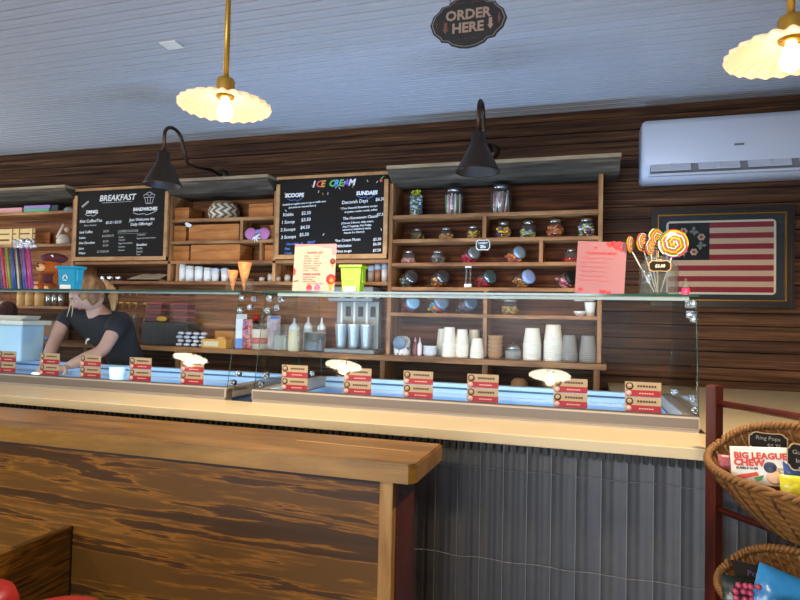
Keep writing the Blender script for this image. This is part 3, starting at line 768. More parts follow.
# work plank and base cabinets
PLZ = 1.162
UP = thing('work_plank', 'long wooden plank shelf carrying mixer, cups and cartons behind the cases', 'shelf', (0, 0, 0))
MB().b2(-4.95, .13, 3.50, BK, PLZ-.018, PLZ+.015, SHELF, bev=.003).build('plank', UP)
for x in (-1.19, -.55, .08, -2.7, -3.5):
    MB().b2(x-.016, x+.016, 3.55, BK, .03, PLZ-.018, SHELFD).build('upright', UP)
MB().b2(-4.95, .10, BK-.008, BK, .03, PLZ-.02, WALL).build('back_board', UP)
MB().b2(-4.95, .10, 3.52, BK-.01, .0, .03, BLACK).build('plinth', UP)
MB().b2(-3.45, -1.21, BK-.012, BK-.001, PLZ+.016, 1.612, BACKW).build('warm_lit_board', loc=(0, 0, 0), label='plank board coloured for the warm light on the wall above the work plank', cat='lit wall board')  # warm light on the plank wall put into this board's colour
PT = PLZ+.015

# ------------------------------------------------------------------ blackboards
WF = mat('chalk_white', '#e8e6df', .8); BLU = mat('chalk_blue', '#5d7fc4', .8); 
CHC = [mat('chalk_%d' % i, c, .8) for i, c in enumerate(['#e8e6df', '#d9534a', '#e09a3c', '#63c05a', '#63a0e0', '#8a5cc4', '#e8e6df'])]
def blackboard(x0, x1, z0, z1, label):
    t = thing('menu_blackboard', label, 'blackboard', (x0, UY-.012, z0))
    W_, H_ = x1-x0, z1-z0
    MB().b2(.01, W_-.01, -.012, 0, .01, H_-.004, CHALK).build('board', t)
    mb = MB(); mb.b2(0, .026, -.02, 0, 0, H_-.05, FRAMEW); mb.b2(W_-.026, W_, -.02, 0, 0, H_-.05, FRAMEW); mb.b2(0, W_, -.022, 0, 0, .028, FRAMEW); mb.b2(0, W_, -.02, 0, H_-.018, H_, FRAMEW)
    mb.build('frame', t)
    return t, W_, H_, FACE(0, -.0125, 0)
def line(mb, X, s, x, y, size, m, al='LEFT', rot_=0, shear=.12, bold=.0004):
    mb.text(s, X @ Matrix.Translation((x, y, 0)) @ Matrix.Rotation(rot_, 4, 'Z'), size, m, al, shear, bold)
def swash(mb, X, x, y, w_, m):
    pts = [(x-w_/2, y+.004), (x-w_*.3, y-.008), (x, y-.004), (x+.01, y-.014), (x+w_*.25, y-.006), (x+w_/2, y+.012)]
    mb.tube([X @ Vector((a, b, .001)) for a, b in pts], .0022, m, n=4)
t, W_, H_, X = blackboard(-3.655, -2.822, 1.782, 2.322, 'framed BREAKFAST menu blackboard on the shelves at left')
mb = MB(); WFd = mat('chalk_soft', '#a9a69c', .8)
line(mb, X, 'BREAKFAST', W_*.46, H_-.098, .062, WF, 'CENTER', bold=.0012, shear=.2); mb.tube([X @ Vector((W_*.3, H_-.112, .001)), X @ Vector((W_*.62, H_-.109, .001))], .0014, WF, n=4)
line(mb, X, 'DRINKS', W_*.19, .355, .030, WF, 'CENTER', bold=.0016); swash(mb, X, W_*.19, .345, .12, WF)
line(mb, X, 'SANDWICHES', W_*.76, .36, .033, WF, 'CENTER', bold=.0016); swash(mb, X, W_*.76, .342, .2, WF)
for s_, x_, y_, z_ in (('Hot Coffee/Tea', .05, .285, .032), ('Flavor Creamer', .09, .258, .018), ('Iced Coffee', .05, .205, .026), ('Lattes', .05, .165, .024), ('Hot Chocolate', .05, .125, .024), ('Juice', .05, .085, .024), ('Water', .05, .05, .024),
    ('$2.25 / $3.25', .29, .272, .026), ('$3.25', .27, .21, .022), ('$4.25/$4.75', .26, .175, .022), ('$3.75', .27, .135, .022), ('$2.50', .27, .105, .022), ('$1.75/$2.00', .22, .06, .022),
    ('Just Welcome the', .50, .285, .030), ('Daily Offerings!', .51, .252, .030), ('COFFEE FLAVORS', .40, .205, .023), ('Vanilla', .41, .165, .017), ('Caramel', .41, .145, .017), ('Sugar Free Mocha', .41, .12, .017), ('Hazelnut', .41, .095, .017), ('Almond', .41, .07, .017),
    ('Croissants', .57, .18, .017), ('Bagels with Cream Cheese', .57, .155, .015), ('Breakfast', .57, .105, .024), ('Muffin', .57, .08, .022), ('Danish', .57, .057, .020), ('Toast', .57, .038, .016)):
    line(mb, X, s_, x_, y_, z_, WF if z_ > .023 else WFd, rot_=.02)
mb.tube([X @ Vector((.4, .195, .001)), X @ Vector((.66, .197, .001))], .0012, WFd, n=4)
# cupcake drawing and a little scroll
cx, cy = W_*.80, H_-.085
for a, b in (((-.04, 0), (-.026, -.045)), ((.04, 0), (.026, -.045)), ((-.026, -.045), (.026, -.045)), ((-.014, 0), (-.009, -.045)), ((.014, 0), (.009, -.045)), ((-.045, 0), (.045, 0))):
    mb.tube([X @ Vector((cx+a[0], cy+a[1], .001)), X @ Vector((cx+b[0], cy+b[1], .001))], .0018, WF, n=4)
for q in ((-.045, 0, .022), (.0, .018, .026), (.045, 0, .022)):
    mb.tube([X @ Vector((cx+q[0]*.6+q[2]*math.cos(k*PI/6), cy+.008+q[1]*.6+q[2]*.7*math.sin(k*PI/6), .001)) for k in range(7)], .0018, WF, n=4)
mb.prism([(.06, H_-.13), (.12, H_-.09), (.13, H_-.10), (.07, H_-.142)], 0, .001, WFd, X)
mb.build('chalk_lettering', t)
t, W_, H_, X = blackboard(-1.965, -1.18, 1.782, 2.332, 'framed ICE CREAM menu blackboard with coloured chalk title in the middle')
mb = MB(); x_ = W_*.33
for k, ch_ in enumerate('ICE CREAM'):
    if ch_ != ' ': line(mb, X, ch_, x_, H_-.078, .058, [CHC[0], CHC[1], CHC[2], 0, CHC[3], CHC[4], CHC[3], CHC[5], CHC[0]][k], shear=.25, bold=.0022)
    x_ += .034 if ch_ not in 'IM ' else .024
line(mb, X, 'SCOOPS', .13, .412, .036, WF, 'CENTER', bold=.002); swash(mb, X, .14, .398, .12, BLU)
line(mb, X, 'SUNDAES', .64, .408, .033, WF, 'CENTER', bold=.002); swash(mb, X, .64, .397, .13, BLU)
for s_, a, b, z_, m_ in (('Available in regular cone or cup or waffle cone', .045, .357, .0165, WF), ('(ask about our seasonal flavors)', .09, .337, .0155, WF),
    ('Kiddie', .05, .285, .030, WF), ('$2.50', .185, .292, .030, WF), ('1 Scoop', .04, .235, .030, WF), ('$3.50', .185, .248, .030, WF), ('2 Scoops', .035, .185, .030, WF), ('$4.50', .18, .198, .030, WF), ('3 Scoops', .04, .135, .030, WF), ('$5.50', .175, .150, .030, WF),
    ('Chocolate, or', .08, .092, .022, BLU), ('PINT', .235, .098, .026, BLU), ('Pint', .07, .060, .024, BLU), ('Cone', .07, .030, .024, BLU),
    ('Decorah Days', .47, .352, .031, WF), ('$6.50', .70, .365, .028, WF), ('(Two Decorah Strawberry scoops', .47, .318, .0175, WF), ('w/ graham cracker crumbs, toffee)', .49, .295, .016, WF),
    ('The Hometown Classic', .48, .250, .025, WF), ('$7.50', .71, .268, .026, WF), ('(Choose 2 flavors, whip cream,', .47, .222, .0175, WF), ('Any 2 Toppings, Hot Fudge,', .48, .200, .0175, WF), ('caramel or strawberry sauce,', .48, .180, .0165, WF), ('Peanuts & a Cherry!)', .49, .160, .0165, WF),
    ('*Ice Cream Floats', .43, .108, .024, WF), ('$5.50', .69, .112, .024, WF), ('*Milkshakes', .43, .072, .024, WF), ('$6.50', .69, .082, .024, WF), ('*Pints to-go', .43, .038, .024, WF), ('$7.50', .69, .042, .024, WF)):
    line(mb, X, s_, a, b, z_, m_, rot_=.045)
random.seed(3)
for k in range(34):
    a, b = random.uniform(.04, W_-.04), random.uniform(.04, H_-.05)
    if .28 < a < .43 or b > H_-.14 or random.random() < .25:
        an = random.uniform(0, PI); l = .008
        mb.tube([X @ Vector((a-l*math.cos(an), b-l*math.sin(an), .001)), X @ Vector((a+l*math.cos(an), b+l*math.sin(an), .001))], .0024, random.choice([WF, WF, WF, CHC[2]]), n=5)
mb.lathe([(0, 0), (.011, 0), (.009, .002), (0, .003)], CHC[1], n=12, X=X @ Matrix.Translation((W_-.05, H_-.055, 0)))
mb.tube([X @ Vector((W_-.05, H_-.045, .001)), X @ Vector((W_-.03, H_-.028, .001))], .003, CHC[3], n=5)
mb.build('chalk_lettering', t)

# ------------------------------------------------------------------ candy jars
def jar(px, z, r, h, cols, label, fill=.75, Y=3.66, kind='stand', lidm=None, grp='candy jars on the wall shelves', sticks=False, seed=0, csz=.011):
    random.seed(int(px*7+z*100)+seed)
    c = at(px, 250, Y); t = thing('candy_jar', label, 'candy jar', (c.x, Y, z), 0, grp)
    lid = lidm or LID
    if kind == 'lying':
        h *= 1.14; csz = .013
        ax = Vector((.62, -.72, .30)).normalized(); zq = ax; xq = Vector((0, 0, 1)).cross(zq).normalized(); yq = zq.cross(xq)
        X = Matrix.Translation((-.02, .03, r*1.0)) @ Matrix((xq, yq, zq)).transposed().to_4x4() @ Matrix.Translation((0, 0, -h*.42))
    else: X = None
    pr = [(0, 0), (r*.85, 0), (r*.98, h*.06), (r, h*.3), (r*.97, h*.6), (r*.84, h*.8), (r*.66, h*.88), (r*.66, h*.93)] if kind != 'tall' else [(0, 0), (r*.93, 0), (r, h*.04), (r, h*.72), (r*.95, h*.80), (r*.72, h*.87), (r*.72, h*.9)]
    MB().lathe(pr, JARG, n=24, X=X, caps=False).build('glass', t)
    if kind == 'lying':
        lp = [(0, h*.86), (r*.86, h*.86), (r*.90, h*.90), (r*.88, h*1.02), (r*.6, h*1.05), (0, h*1.055)]
    elif kind == 'tall': lp = [(0, h*.87), (r*.78, h*.87), (r*.80, h*.90), (r*.78, h*.985), (r*.68, h), (0, h)]
    else: lp = [(0, h*.86), (r*.74, h*.86), (r*.77, h*.90), (r*.74, h*1.0), (r*.45, h*1.07), (r*.2, h*1.10), (0, h*1.1)]
    MB().lathe(lp, lid, n=24, X=X).build('lid', t)
    mb = MB(); ms = [mat('candy_'+q_, q_, .35) for q_ in cols]
    if sticks:
        for k in range(34):
            a = random.uniform(0, 2*PI); q = math.sqrt(random.random())*r*.8; b_ = a+random.uniform(-.5, .5); q2 = min(r*.86, q*random.uniform(.8, 1.2))
            mb.tube([(q*math.cos(a), q*math.sin(a), .006), (q2*math.cos(b_), q2*math.sin(b_), h*random.uniform(.68, .80))], r*.085, random.choice(ms), n=6, X=X)
    else:
        n = 0; tries = 0
        while n < 75 and tries < 1200:
            tries += 1; a = random.uniform(0, 2*PI); zz = random.uniform(.1, fill)*h
            if kind == 'lying':
                q = random.uniform(.1, .86)*r; p_ = X @ Vector((q*math.cos(a), q*math.sin(a), zz))
                if p_.z > r*1.25: continue
                mb.ball(p_, csz, random.choice(ms), sub=1, sc=(1, .8, .8))
            else:
                q = random.uniform(.55, .88)*r*(1 if zz < .62*h else .85); mb.ball((q*math.cos(a), q*math.sin(a), zz), csz, random.choice(ms), sub=1, sc=(1, .9, .75))
            n += 1
    o = mb.build('candy_filling', t); o['kind'] = 'stuff'
    return t
s1, s2, s3, s4, s5 = [z+TH/2+.001 for z in CZs]
jar(453, s1, .062, .17, ['#9cc03c', '#e07c98', '#d8e2ec', '#f09cb0', '#f2e8d8'], 'large glass jar of pastel candy sticks on the top shelf', kind='tall', sticks=True)
jar(500, s1, .066, .178, ['#f4efe8', '#e8dcd4', '#b07a74', '#f0e8e0'], 'large glass jar of striped white candy sticks on the top shelf', kind='tall', sticks=True)
sm = .044
jar(417, s2, .040, .072, ['#8a6a2a', '#3c6a3a', '#c9a24a', '#5a2c22'], 'small glass jar of mixed dark candy at the left of the second shelf', fill=.6)
jar(446, s2, .044, .074, ['#d89a4c', '#e0b070'], 'small glass jar of pale orange candy on the second shelf', fill=.45)
jar(473, s2, .044, .080, ['#d8a022', '#e6c63a', '#8a3a22'], 'small glass jar of yellow candy left of the second shelf divider', fill=.6)
jar(503, s2, .050, .100, ['#e8a818', '#f0cc28', '#7a4a9a', '#e06a28'], 'glass jar of yellow and orange candy just right of the second shelf divider', fill=.7)
jar(528, s2, .048, .102, ['#c8cc3a', '#dcd458', '#9ab4dc'], 'glass jar of lime yellow candy, second right of the divider', fill=.5)
jar(555, s2, .050, .106, ['#e0541c', '#e88a24', '#c42a1e', '#f0b428'], 'glass jar of red and orange candy on the second shelf', fill=.72)
jar(586, s2, .051, .108, ['#58a048', '#e0c838', '#c43434', '#4a78c4', '#ece8dc'], 'glass jar of multicoloured candy at the right end of the second shelf', fill=.75)
jar(409, s3, .046, .080, ['#dc9aa0', '#e8b8b4'], 'glass jar of pale pink candy at the left of the third shelf', fill=.4)
jar(438, s3, .044, .078, ['#7a7470', '#9a948e', '#5c5854'], 'glass jar of grey wrapped candy on the third shelf', fill=.7)
jar(472, s3, .046, .10, ['#d42c54', '#e0486c'], 'tipped glass jar of hot pink candy on the third shelf', kind='lying', lidm=mat('lid_clear_grey', '#9aa2a4', .15, .6))
jar(517, s3, .046, .10, ['#e8741c', '#f09c3c', '#dc7c8c'], 'tipped glass jar of orange candy with a pale blue lid, third shelf', kind='lying', lidm=mat('lid_pale_blue', '#8fa6bc', .25, .4))
jar(571, s3, .042, .078, ['#c42a24', '#a81c1c'], 'glass jar of red candy at the right of the third shelf', fill=.35)
SLD = mat('lid_striped_dark', '#8a8c90', .15, .9)
jar(410, s4, .050, .105, ['#5c7a62', '#c8ccc8', '#3a4a42'], 'tipped glass jar of green and silver wrapped candy on the fourth shelf', kind='lying', lidm=SLD)
jar(441, s4, .050, .108, ['#d88c34', '#e8ac5c', '#a85c28'], 'tipped glass jar of orange snack candy on the fourth shelf', kind='lying', lidm=SLD)
jar(488, s4, .050, .108, ['#dc2848', '#b81838'], 'tipped glass jar of crimson candy right of the tube stand', kind='lying', lidm=mat('lid_cyan_sheen', '#86a6b0', .12, .9))
jar(526, s4, .050, .108, ['#c86434', '#a8a83c', '#e0945c'], 'tipped glass jar with a blue and white lid on the fourth shelf', kind='lying', lidm=mat('lid_blue_white', '#90a4d0', .3, .2))
jar(569, s4, .048, .10, ['#e07c94', '#c8506c', '#e8b0b8'], 'tipped jar of pink candy half hidden behind the pink poster', kind='lying', lidm=BLACK)
jar(412, s5, .050, .10, ['#b83c34', '#8a3028', '#5a6a8a'], 'tipped jar of brick red candy with a sky blue lid, fifth shelf', kind='lying', lidm=mat('lid_sky_blue', '#88b4d0', .25, .2))
jar(440, s5, .054, .11, ['#e8c824', '#dc3c2c', '#3c9cc4', '#e07c28'], 'tipped jar of rainbow coloured candy on the fifth shelf', kind='lying', lidm=mat('lid_slate', '#70889c', .25, .3))
jar(469, s5, .052, .11, ['#9c6434', '#6c3c24', '#5c6c8c'], 'tipped jar of brown candy with a ringed lid on the fifth shelf', kind='lying', lidm=mat('lid_ringed', '#66788c', .2, .5))
jar(511, s5, .048, .094, ['#c89c2c', '#a87c24'], 'glass jar of golden candy right of the fifth shelf divider', fill=.5, lidm=mat('lid_dull_grey', '#9ca4ac', .35, .5))
# tall canister of wrapped candy
random.seed(5)
c = at(416, 215, 3.66); t = thing('candy_canister', 'clear tub of blue and white wrapped candy topped with yellow-green, top shelf left', 'candy tub', (c.x, 3.66, s1))
MB().lathe([(0, 0), (.042, 0), (.044, .005), (.044, .14), (.043, .142)], JARG, n=24, caps=False).build('tub', t)
mb = MB()
for k in range(130):
    a = random.uniform(0, 2*PI); mb.ball((.033*math.cos(a), .033*math.sin(a), random.uniform(.01, .135)), .009, random.choice([C('w_blue', '#4a86c8'), C('w_white', '#dfe4e6'), C('w_green', '#9cc05c'), C('w_lav', '#8c90c8')]), sub=1, sc=(1.2, .8, .8))
for k in range(26):
    a = random.uniform(0, 2*PI); q = random.uniform(0, .035); mb.ball((q*math.cos(a), q*math.sin(a), random.uniform(.14, .172)), .009, C('w_lime', '#b8bc2c'), sub=1)
o = mb.build('candy_filling', t); o['kind'] = 'stuff'
# test tube stand and scalloped tag on shelf edge
c = at(468, 288, UY+.03); t = thing('tube_stand', 'pair of slim clear candy tubes with white label on the fourth shelf', 'candy tube', (c.x, UY+.03, s4))
for s in (-1, 1): MB().lathe([(0, .01), (.006, .01), (.007, .015), (.007, .12), (.006, .125), (0, .125)], JARG, n=12, c=(s*.012, 0, 0)).build('tube', t)
MB().b2(-.022, .022, -.012, .012, 0, .022, WPL, bev=.002).build('label_base', t); MB().b2(-.02, .02, -.008, .008, .122, .134, WPL, bev=.002).build('cap', t)
p = at(483, 245, UY+.001); t = thing('price_tag', 'black scalloped price tag with white edge on the third shelf front', 'price tag', (p.x, UY+.001, p.z))
MB().prism(tagshape(.085, .066), 0, .002, WPL, FACE(0, 0, 0)).prism(tagshape(.077, .056), .002, .003, mat('tag_green_black', '#20302c', .6), FACE(0, 0, 0)).build('board', t)
mb = MB(); mb.text('CANDY', FACE(0, 0, 0) @ Matrix.Translation((0, .006, .0032)), .016, WPL, bold=.0004); mb.text('25c', FACE(0, 0, 0) @ Matrix.Translation((0, -.018, .0032)), .024, WPL, bold=.0008); mb.build('lettering', t)
c = at(580, 314, 3.66); MB().lathe([(0, 0), (.022, 0), (.034, .022), (.036, .030), (.032, .028), (.02, .006), (0, .005)], WPL, n=20).build('bowl', loc=(c.x, 3.66, s5), label='small white bowl on the fifth shelf near its right end', cat='bowl')
c = at(590, 314, 3.66); MB().lathe([(0, 0), (.024, 0), (.031, .08), (.033, .082), (.030, .08), (.022, .004), (0, .004)], PAPER, n=20).build('cup', loc=(c.x, 3.66, s5), label='white cup at the far right end of the fifth shelf', cat='cup')

# ------------------------------------------------------------------ cups and things on the plank (right)
def cup_mesh(name, r0, r1, h, m):  # upside down cup: wide rim at z=0
    return MB().lathe([(r1-.003, .001), (r1+.002, 0), (r1+.003, .004), (r1, .006), (r0, h-.004), (r0-.004, h), (0, h-.001)], m, n=28)
def cup_stack(px, Y, z, r0, r1, h, pitch, n, m, label, name='paper_cup', base_label=None):
    c = at(px, 352, Y); o = cup_mesh(name, r0, r1, h, m).build(name, loc=(c.x, Y, z), label=label, cat='cup', group=label)
    for k in range(1, n): dup(o, (c.x, Y, z+k*pitch))
cup_stack(449, 3.60, PT, .033, .043, .105, .013, 7, PAPER, 'cream paper cup nested in the tall front stack, left one')
cup_stack(462, 3.62, PT, .032, .042, .10, .012, 7, PAPER, 'cream paper cup nested in the tall front stack, second one')
cup_stack(443, 3.72, PT, .033, .042, .11, .012, 6, PAPER, 'cream paper cup nested in the left stack behind the front ones')
cup_stack(474, 3.73, PT, .032, .042, .11, .012, 6, PAPER, 'cream paper cup nested in the rear stack by the divider')
cup_stack(477, 3.59, PT, .030, .041, .085, .012, 4, PAPER, 'cream paper cup nested in the short stack by the divider')
cup_stack(532, 3.63, PT, .041, .052, .095, .0135, 8, PAPER, 'large white cup nested in the tall stack right of the kraft tubs')
cup_stack(553, 3.63, PT, .042, .053, .105, .0135, 9, PAPER, 'large white cup nested in the tallest stack near the clear cups')
CLR = thin_glass('clear_plastic', '#c9c8c4', 1.5, .15)
_nt = CLR.node_tree; _df = _nt.nodes.new('ShaderNodeBsdfDiffuse'); _df.inputs[0].default_value = lin('#e6ddd0'); _mx = _nt.nodes.new('ShaderNodeMixShader'); _mx.inputs[0].default_value = .3
_o = _nt.nodes['Material Output']; _nt.links.new(_o.inputs['Surface'].links[0].from_socket, _mx.inputs[1]); _nt.links.new(_df.outputs[0], _mx.inputs[2]); _nt.links.new(_mx.outputs[0], _o.inputs['Surface'])
cup_stack(569, 3.64, PT, .036, .048, .11, .011, 5, CLR, 'clear plastic cup nested in the left of two clear stacks', 'plastic_cup')
cup_stack(588, 3.64, PT, .037, .049, .11, .011, 5, CLR, 'clear plastic cup nested in the stack by the right upright', 'plastic_cup')
def bowl_stack(px, Y, z, n, r, h, pitch, m, label, name, cat='bowl'):
    c = at(px, 355, Y); o = MB().lathe([(0, 0), (r*.75, 0), (r, h-.003), (r+.003, h), (r-.003, h-.002), (r*.7, .004), (0, .004)], m, n=24).build(name, loc=(c.x, Y, z), label=label, cat=cat, group=label)
    for k in range(1, n): dup(o, (c.x, Y, z+k*pitch))
bowl_stack(430, 3.60, PT, 4, .044, .022, .014, WPL, 'small white bowl stacked low left of the paper cups', 'bowl')
bowl_stack(495, 3.62, PT, 5, .047, .036, .026, KRAFT, 'kraft paper tub stacked right of the shelf divider', 'paper_tub', 'tub')
c = at(513, 360, 3.62); t = thing('steel_canister', 'small shiny clear canister with dome between kraft tubs and white cups', 'canister', (c.x, 3.62, PT))
MB().lathe([(0, 0), (.046, 0), (.047, .05), (.04, .055), (0, .055)], CLR, n=24).build('body', t); MB().lathe([(0, .055), (.042, .055), (.036, .075), (.02, .092), (.006, .095), (.006, .105), (0, .106)], STEEL, n=24).build('lid', t)
c = at(401, 356, 3.58); t = thing('speckled_tub', 'speckled white tub with round slate blue lid left of the small bottles', 'tub', (c.x, 3.60, PT))
SPK = wood('speckled_print', ['#5a3c34', '#ded6ce', '#ece6de'], scale=(14, 14, 14), stops=[.48, .53, .7], bump=0)
MB().lathe([(0, 0), (.050, 0), (.052, .004), (.052, .085), (.046, .105), (.03, .118), (0, .12)], SPK, n=28).build('body', t)
MB().lathe([(0, 0), (.042, 0), (.042, .006), (.036, .010), (0, .010)], mat('slate_blue_plastic', '#5f7284', .4), n=28, X=FACE(0, -.0525, .078)).build('round_lid', t)
for k, (px, col) in enumerate(((415, '#7a3a34'), (419.5, '#e3d5d2'))):
    c = at(px, 356, 3.59); t = thing('syrup_bottle', ('small dark red bottle with pale cap beside the speckled tub', 'small white bottle with pink cap left of the white bowls')[k], 'bottle', (c.x, 3.59, PT))
    MB().lathe([(0, 0), (.013, 0), (.014, .01), (.014, .07), (.007, .082), (.006, .085), (0, .085)], mat('bottle_'+col, col, .4), n=16).build('body', t)
    MB().lathe([(0, .085), (.007, .085), (.006, .1), (.002, .115), (0, .115)], mat('pink_cap', '#d8a4a4', .4), n=12).build('nozzle', t)
# dim things under the plank
c = at(519, 388, 3.66); MB().lathe([(0, 0), (.05, 0), (.055, .05), (.05, .10), (.03, .12), (0, .125)], KRAFT, n=16).build('paper_sack', loc=(c.x, 3.68, .94), label='rounded tan sack in the dark below the plank, under the kraft tubs', cat='sack')
MB().b2(-1.17, .07, 3.56, BK-.012, .915, .938, SHELF).build('lower_shelf', UP)

# ------------------------------------------------------------------ milkshake mixer
c = at(350, 357, 3.56); t = thing('milkshake_mixer', 'grey three-spindle milkshake mixer with steel cups on the plank', 'milkshake mixer', (c.x, 3.62, PT))
MG = mat('mixer_grey', '#77776f', .45, .2); MGl = mat('mixer_light', '#8c8d86', .45, .2)
MB().b2(-.17, .17, -.09, .10, 0, .028, MG, bev=.006).build('base', t)
MB().b2(-.135, .155, .03, .09, .028, .36, MGl, bev=.005).build('column', t)
MB().b2(-.155, .155, -.09, .10, .33, .425, MG, bev=.012).build('motor_head', t)
for k, x in enumerate((-.075, .012, .098)):
    MB().lathe([(0, .11), (.006, .11), (.006, .33), (0, .33)], WPL, n=10, c=(x, -.035, 0)).build('spindle', t)
    MB().b2(x+.004, x+.036, .022, .032, .235, .30, BLACK).build('switch_panel', t)
    q = thing('mixing_cup', ('steel mixing cup under the left spindle', 'steel mixing cup under the middle spindle', 'steel mixing cup under the right spindle')[k]+' of the milkshake mixer', 'cup', (c.x+x, 3.585, PT+.029), 0, 'steel mixing cups')
    MB().lathe([(0, 0), (.026, 0), (.030, .02), (.041, .15), (.043, .155), (.041, .158), (.038, .15), (.025, .008), (0, .006)], mat('cup_steel', '#d4d8da', .28, .75), n=28).build('body', q)
# squeeze bottles and tub
def squeeze(px, Y, label, col='#e3cfa0', s=1, hh=1):
    c = at(px, 352, Y); t = thing('squeeze_bottle', label, 'squeeze bottle', (c.x, Y, PT), 0, 'squeeze bottles')
    MB().lathe([(0, 0), (.031*s, 0), (.033*s, .008), (.033*s, .13*hh), (.028*s, .14*hh), (0, .14*hh)], mat('sauce_'+col, col, .35), n=22).build('body', t)
    MB().lathe([(0, .14*hh), (.031*s, .138*hh), (.031*s, .155*hh), (.018*s, .175*hh), (.010*s, .18*hh), (.005*s, .215*hh), (0, .216*hh)], WPL, n=22).build('nozzle_cap', t)
squeeze(293.5, 3.535, 'tall cream squeeze bottle with white nozzle, frontmost on the plank', '#e3cfa0', 1.08)
squeeze(307.5, 3.62, 'pale squeeze bottle with white nozzle behind the grey tray', '#cfc6b6', .9, 1.05)
squeeze(321, 3.66, 'brown sauce squeeze bottle nearest the milkshake mixer', '#b88a64', .9, 1.03)
c = at(312, 352, 3.57); t = thing('grey_tray', 'translucent grey bin holding bottles left of the milkshake mixer', 'bin', (c.x+.005, 3.585, PT))
mb = MB(); X = Matrix()
mb.prism([(-.07, 0), (.055, 0), (.085, .125), (-.07, .125)], -.03, -.026, thin_glass('smoky_plastic', '#c9c9c4', 1.5, .2), Matrix.Rotation(PI/2, 4, 'X') @ Matrix.Translation((0, 0, .03))).b2(-.07, .055, -.0, .045, 0, .004, mat('grey_plastic', '#8d9391', .4)).b2(-.072, .086, -.004, .0, .119, .127, mat('grey_plastic', '#8d9391', .4)); mb.build('bin', t)
MB().b2(.02, .062, -.005, -.001, .085, .10, BLACK, bev=.003).build('handle_slot', t)
c = at(281, 352, 3.58); t = thing('clear_tub', 'clear tub of cream sauce left of the tall squeeze bottle', 'tub', (c.x, 3.60, PT))
MB().b2(-.045, .04, -.04, .04, 0, .10, mat('cream_sauce', '#d9cdb0', .4), bev=.006).build('contents', t); MB().b2(-.048, .043, -.043, .043, .0, .13, JARG, bev=.006).build('box', t)
# cartons and bags
c = at(237.5, 350, 3.56); t = thing('cone_box', 'tall white and blue carton standing on the plank behind the end glass', 'carton', (c.x, 3.60, PT), .5)
MB().b2(-.035, .035, -.03, .03, 0, .07, mat('carton_blue', '#2f7cc4', .5)).build('lower_band', t); MB().b2(-.035, .035, -.03, .03, .07, .20, mat('carton_white', '#d8dcd8', .5)).build('body', t)
MB().prism([(-.03, .20), (.03, .20), (.0, .235)], -.035, .035, mat('carton_white', '#d8dcd8', .5), Matrix.Rotation(PI/2, 4, 'X') @ Matrix.Rotation(PI/2, 4, 'Y')).build('gable', t)
def bagb(name, px, Y, w_, h_, d_, m, label, cat, rz=0, z=None, roll=0):
    c = at(px, 350, Y); X = Matrix.Translation((0, 0, h_/2)) @ Matrix.Rotation(PI/2, 4, 'X') @ Matrix.Rotation(roll, 4, 'Z')
    return pillow(w_, h_, d_, m, X=X).build(name, loc=(c.x, Y, PT if z is None else z), rz=rz, label=label, cat=cat)
COLB = wood('colour_print', ['#24408a', '#5a3050', '#b8443c', '#d89a84', '#3a5aa0'], scale=(9, 9, 9), stops=[.42, .5, .56, .62, .7], bump=0, rough=.3)
bagb('snack_bag', 247, 3.58, .075, .20, .05, COLB, 'blue and red printed bag beside the white and blue carton', 'bag')
c = at(254, 340, 3.70); t = thing('sauce_bottle', 'black bottle with red cap behind the round tub', 'bottle', (c.x, 3.72, PT)); MB().lathe([(0, 0), (.03, 0), (.03, .15), (.016, .19), (0, .19)], BLACK, n=18).build('body', t); MB().lathe([(0, .19), (.018, .19), (.017, .235), (0, .236)], mat('cap_red', '#c01c24', .4), n=18).build('cap', t)
c = at(259, 352, 3.57); t = thing('round_tub', 'round clear tub with a red label band on the plank', 'tub', (c.x, 3.595, PT))
TUBC = mat('oat_filling', '#cbb79a', .6)
MB().lathe([(0, 0), (.058, 0), (.066, .11), (.068, .135), (.066, .137), (0, .12)], TUBC, n=26).build('body', t); MB().lathe([(.0625, .04), (.0655, .04), (.068, .08), (.065, .08)], mat('label_red', '#b8403c', .5), n=26).build('label_band', t)
c = at(266, 345, 3.70); t = thing('cookie_jar', 'tall clear jar of orange biscuits behind the round tub', 'jar', (c.x-.01, 3.73, PT)); random.seed(9)
MB().lathe([(0, 0), (.05, 0), (.05, .24), (.04, .255), (0, .255)], JARG, n=22).build('glass', t); mb = MB()
for k in range(60): a = random.uniform(0, 2*PI); mb.ball((.036*math.cos(a), .036*math.sin(a), random.uniform(.015, .23)), .013, random.choice([C('bisc1', '#b8623a'), C('bisc2', '#c98450')]), sub=1)
o = mb.build('biscuits', t); o['kind'] = 'stuff'
PBAG = wood('clear_pink_bag', ['#8a6a7c', '#b89aa0', '#d0c0bc', '#e6e2e0'], scale=(10, 10, 5), bump=.5, rough=.2)
bagb('plastic_bag', 273, 3.60, .10, .23, .06, PBAG, 'tall crinkled clear bag with pinkish contents and a blue clip', 'bag')
c = at(275, 315, 3.58); MB().b2(-.03, .03, -.012, .0, 0, .018, mat('clip_blue', '#4a7cc8', .4), bev=.002).build('bag_clip', loc=(c.x, 3.585, PT+.205), label='blue clip across the top of the crinkled clear bag', cat='clip')
